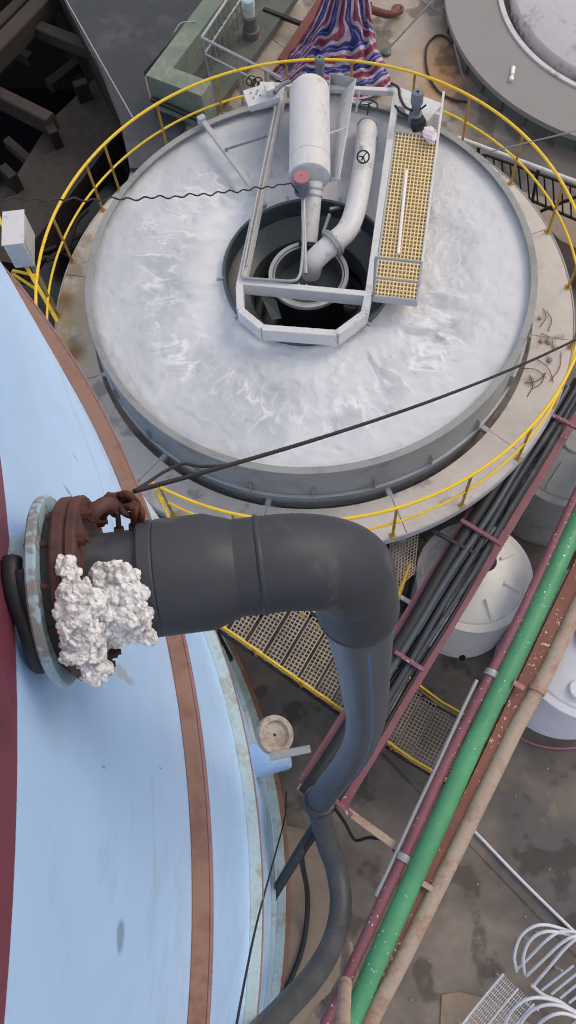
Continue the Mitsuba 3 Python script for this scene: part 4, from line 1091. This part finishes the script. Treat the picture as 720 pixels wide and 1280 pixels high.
def collar(px, py, z, d, r, m_, label):
    single('pipe_clamp', turned([(r - 0.012, -0.045), (r + 0.016, -0.045), (r + 0.02, -0.035), (r + 0.02, 0.035), (r + 0.016, 0.045), (r - 0.012, 0.045)], at(px, py, z), d, 32), m_, label, 'clamp', 30)


gd = norm(at(452, 1245, ZG) - at(713, 672, ZG))
collar(614, 842, ZG, gd, 0.075, 'm_galv', 'grey coupling ring on the maroon pipe beside the white tank')
collar(504, 1072, ZG, gd, 0.075, 'm_galv', 'pale clamp on the maroon pipe where the pale bar meets it')
collar(672, 862, ZG, gd, 0.10, 'm_rust_pipe', 'rusty joint ring on the beige pipe beside the white tank')
single('pipe_clamp', beam(at(642, 853, ZG + 0.12), at(655, 861, ZG + 0.12), 0.07, 0.05), 'm_pink', 'small pinkish bracket on the brown beam', 'clamp')
single('pipe_clamp', beam(at(528, 1104, ZG + 0.06), at(541, 1112, ZG + 0.06), 0.07, 0.05), 'm_rust_pipe', 'small pale bracket on the lower part of the brown beam', 'clamp')
single('leaning_post', tube([at(434, 1182, 0.9), at(432, 1220, 2.3), at(426, 1320, 4.6)], [0.078, 0.08, 0.08], 16), 'm_rust_pipe', 'pale grey pipe post leaning beside the foot of the green pipe', 'post', 30)
single('floor_conduit', tube(curve([at(560, 1008, 0.05), at(592, 1038, 0.05), at(640, 1088, 0.05), at(680, 1128, 0.05), at(740, 1186, 0.05)], 5), 0.024, 8), 'm_wire_white', 'straight white conduit across the wet floor under the rusty pipe', 'conduit', True)
setting('pavement', slab([at(x, y, 0) for x, y in ((350, 1030), (395, 1040), (412, 1062), (416, 1120), (421, 1160), (431, 1185), (428, 1212), (412, 1240), (392, 1258), (366, 1300), (320, 1320), (335, 1150))], 0.004, 0.12), 'm_pad')
setting('pavement', slab([at(x, y, 0) for x, y in ((552, 1243), (575, 1240), (620, 1252), (680, 1290), (640, 1340), (548, 1330))], 0.004, 0.03), 'm_pad')

# ------------------------------------------------------------------ grated stair below the walkway
st = thing('grated_stair', 'grated steel stair with yellow handrails descending under the pipe racks', 'stairs')
n0, n1 = at(262, 777, 2.62), at(512, 951, 0.45)
sdv = (n1 - n0) * [1, 1, 0]
sl = np.linalg.norm(sdv)
sdn = sdv / sl
pv_ = np.array([-sdn[1], sdn[0], 0])
if pv_[1] < 0:
    pv_ = -pv_
W = 0.92
NT = 12
for i in range(NT):
    a = lerp(n0, n1, i / NT)
    b = a + sdn * (sl / NT - 0.035)
    part(st, 'tread', grating(a, b, b + pv_ * W, a + pv_ * W, 4, 16, 0.015, 0.03), 'm_step')
pl0 = n1 + sdn * 0.0
pl1 = pl0 + sdn * 0.85
part(st, 'landing', grating(pl0, pl1, pl1 + pv_ * W, pl0 + pv_ * W, 15, 16, 0.011, 0.03), 'm_step')
for o in (-0.02, W + 0.02):
    part(st, 'stringer', beam(n0 + pv_ * o - [0, 0, 0.08], n1 + pv_ * o - [0, 0, 0.08], 0.03, 0.18), 'm_dark')
    part(st, 'stringer', beam(pl0 + pv_ * o - [0, 0, 0.05], pl1 + pv_ * o - [0, 0, 0.05], 0.03, 0.12), 'm_dark')
for o, ts in ((-0.02, (0, 0.22, 0.44, 0.66, 0.9)), (W + 0.02, (0.5, 0.9))):
    h_ = 0.55
    a, b = n0 + pv_ * o, n1 + pv_ * o
    lo = ts[0]
    part(st, 'handrail', tube([up_by(lerp(a, b, lo), h_), up_by(b, h_), up_by(b + sdn * 0.8, h_)], 0.016, 10), 'm_yellow', 30)
    part(st, 'handrail', tube([up_by(lerp(a, b, lo), h_ * 0.5), up_by(b, h_ * 0.5), up_by(b + sdn * 0.8, h_ * 0.5)], 0.014, 10), 'm_yellow_old', 30)
    for t in ts:
        p = lerp(a, b, t)
        part(st, 'handrail_post', cyl(p - [0, 0, 0.05], up_by(p, h_), 0.018, 8), 'm_yellow_old', 30)
# top platform and side landing
tp = thing('grated_platform', 'grated platform with yellow rail where the stair leaves the ring walkway', 'platform')
pa, pb_, pc, pd = at(186, 622, 2.66), at(330, 690, 2.66), n0 + pv_ * W, n0.copy()
pc[2] = pd[2] = 2.66
part(tp, 'grating', grating(pa, pb_, pc, pd, 20, 22, 0.012, 0.03), 'm_step')
for a, b in ((pa, pd), (pb_, pc)):
    part(tp, 'edge_beam', beam(a - [0, 0, 0.08], b - [0, 0, 0.08], 0.04, 0.14), 'm_dark')
    part(tp, 'leg', cyl([b[0], b[1], 0], [b[0], b[1], 2.52], 0.05, 10), 'm_dark', 30)
RA = np.array([CX + RR * math.cos(math.radians(-128)), CY + RR * math.sin(math.radians(-128)), 3.91])
part(tp, 'handrail', tube([RA, up_by(at(207, 636, 2.9), 0.95), up_by(at(232, 690, 2.66), 0.9)], 0.02, 10), 'm_yellow', 30)
part(tp, 'handrail', tube([RA - [0, 0, 0.5], up_by(at(207, 636, 2.9), 0.45), up_by(at(232, 690, 2.66), 0.4)], 0.018, 10), 'm_yellow', 30)
ld = thing('side_landing', 'small dark grated landing tucked under the walkway right of the black elbow', 'landing')
la, lb2, lc, ldd = at(488, 668, 2.2), at(524, 655, 2.2), at(518, 716, 2.2), at(486, 745, 2.2)
part(ld, 'grating', grating(la, lb2, lc, ldd, 9, 16, 0.012, 0.03), 'm_step')
part(ld, 'handrail', tube([at(512, 706, 2.75), at(494, 752, 2.75)], 0.022, 10), 'm_yellow_old', 30)
part(ld, 'handrail', tube([at(512, 706, 2.45), at(496, 756, 2.45)], 0.018, 10), 'm_yellow_old', 30)
for q in ((512, 706), (494, 752)):
    p = at(*q, 2.75)
    part(ld, 'post', cyl(p - [0, 0, 0.6], p, 0.018, 8), 'm_yellow_old', 30)
for q in (la, lb2, lc, ldd):
    part(ld, 'leg', cyl([q[0], q[1], 0], q - [0, 0, 0.02], 0.04, 8), 'm_dark', 30)
single('white_stub_pipe', cyl(at(499, 745, 2.0), at(514, 754, 2.0), 0.035, 12), 'm_white_paint', 'short white pipe stub beside the maroon rack beam right of the downpipe', 'pipe', 30)
yr = thing('yellow_end_rail', 'yellow guard rail corner just left of the vertical black pipe', 'railing')
for z in (3.05, 2.75):
    part(yr, 'rail', tube([at(352, 740, z), at(377, 754, z), at(400, 768, z)], 0.022, 10), 'm_yellow', 30)
for q in ((376, 753), (398, 767)):
    p = at(*q, 3.05)
    part(yr, 'post', cyl(p - [0, 0, 0.75], p, 0.02, 8), 'm_yellow', 30)

grng = np.random.default_rng(12)
for i in range(16):
    px, py = grng.uniform(500, 715), grng.uniform(960, 1270)
    q = at(px, py, 0.01)
    ic = trimesh.creation.icosphere(1, grng.uniform(0.010, 0.022))
    single('floor_grit', mesh(ic.vertices * (0.6 + 0.8 * meshkit.noise(ic.vertices * 60, i))[:, None] * [1, 1, 0.5] + q, ic.faces), 'm_pad' if i % 3 else 'm_rust_pipe', 'small pale bit of grit lying loose on the wet yard floor', 'grit', False, 'grit on the wet yard floor')

# ------------------------------------------------------------------ white wire racks at the lower right
def wire_rack(o, ex_, ey_, label, hoops, slats):
    t = thing('wire_rack', label, 'rack', None)
    ez = np.array([0, 0, 1.0])
    # curved grid seat
    U = np.linspace(0, 0.95, 14)
    prof = [(u, 0.42 + 0.10 * (u / 0.95) ** 2 - 0.02 * math.sin(u * 3)) for u in U]
    ms = []
    for j in range(18):
        y = j / 17 * 0.52
        ms.append(tube([o + ex_ * u + ey_ * y + ez * h for u, h in prof], 0.004, 5))
    for u, h in prof[1:-1]:
        ms.append(tube([o + ex_ * u + ey_ * y + ez * h for y in (0, 0.26, 0.52)], 0.004, 5))
    part(t, 'grid_panel', cat(*ms), 'm_wire_white')
    for y in (0.0, 0.26, 0.53):
        part(t, 'frame_rail', tube([o + ex_ * u + ey_ * y + ez * (h + 0.012) for u, h in prof], 0.016, 8), 'm_wire_white', True)
    for pts in hoops:
        part(t, 'hoop', tube(curve([at(x, y, z) for x, y, z in pts], 6), 0.023, 10), 'm_wire_white', True)
    for (x0, y0, x1, y1) in slats:
        part(t, 'slat', beam(at(x0, y0, 0.55), at(x1, y1, 0.55), 0.035, 0.02), 'm_slat_blue')
    for u in (0.05, 0.9, 1.55):
        for y in (0.02, 0.58):
            p = o + ex_ * u + ey_ * y
            part(t, 'leg', cyl(p, p + ez * 0.43, 0.014, 8), 'm_wire_white', 30)
    return t


w0 = at(574, 1286, 0.45); w0[2] = 0
w1 = at(634, 1209, 0.45); w1[2] = 0
wx = norm(w1 - w0)
wy = np.array([wx[1], -wx[0], 0])
wire_rack(w0, wx, wy, 'white wire rack with five tall hoops, the upper one in the lower right corner', [
    [(646, 1214, 0.45), (643, 1195, 0.7), (650, 1172, 0.9), (665, 1159, 1.0), (682, 1156, 1.0), (702, 1161, 0.95), (724, 1169, 0.9), (752, 1184, 0.6)],
    [(656, 1218, 0.45), (654, 1198, 0.7), (661, 1178, 0.9), (676, 1166, 1.0), (696, 1165, 1.0), (725, 1173, 0.9), (752, 1188, 0.6)],
    [(648, 1210, 0.48), (664, 1194, 0.7), (682, 1176, 0.95), (700, 1165, 1.0), (724, 1166, 0.98), (754, 1178, 0.6)],
    [(658, 1220, 0.48), (680, 1199, 0.75), (703, 1178, 0.97), (724, 1170, 1.0), (756, 1180, 0.6)],
    [(665, 1234, 0.48), (688, 1207, 0.75), (710, 1182, 0.97), (728, 1172, 1.0), (758, 1182, 0.6)],
    [(664, 1231, 0.5), (680, 1244, 0.55), (700, 1252, 0.55), (722, 1268, 0.55), (745, 1284, 0.5)]],
    [(677, 1238, 717, 1207), (689, 1243, 726, 1213), (700, 1248, 732, 1222), (711, 1254, 738, 1232), (722, 1260, 744, 1242)])
wire_rack(w0 + wy * 0.62 - wx * 0.62, wx, wy, 'white wire rack with hoops at the bottom edge, nearest the corner', [
    [(628, 1292, 0.45), (633, 1275, 0.7), (642, 1261, 0.9), (657, 1250, 1.0), (675, 1247, 1.0), (696, 1252, 0.95), (720, 1265, 0.9), (748, 1284, 0.6)],
    [(645, 1296, 0.45), (651, 1279, 0.7), (665, 1263, 0.9), (685, 1256, 1.0), (705, 1259, 1.0), (728, 1272, 0.9), (750, 1290, 0.6)],
    [(664, 1298, 0.45), (673, 1281, 0.8), (688, 1270, 1.0), (706, 1267, 1.0), (728, 1276, 0.9), (752, 1294, 0.6)]],
    [(690, 1300, 722, 1276), (700, 1304, 732, 1282)])
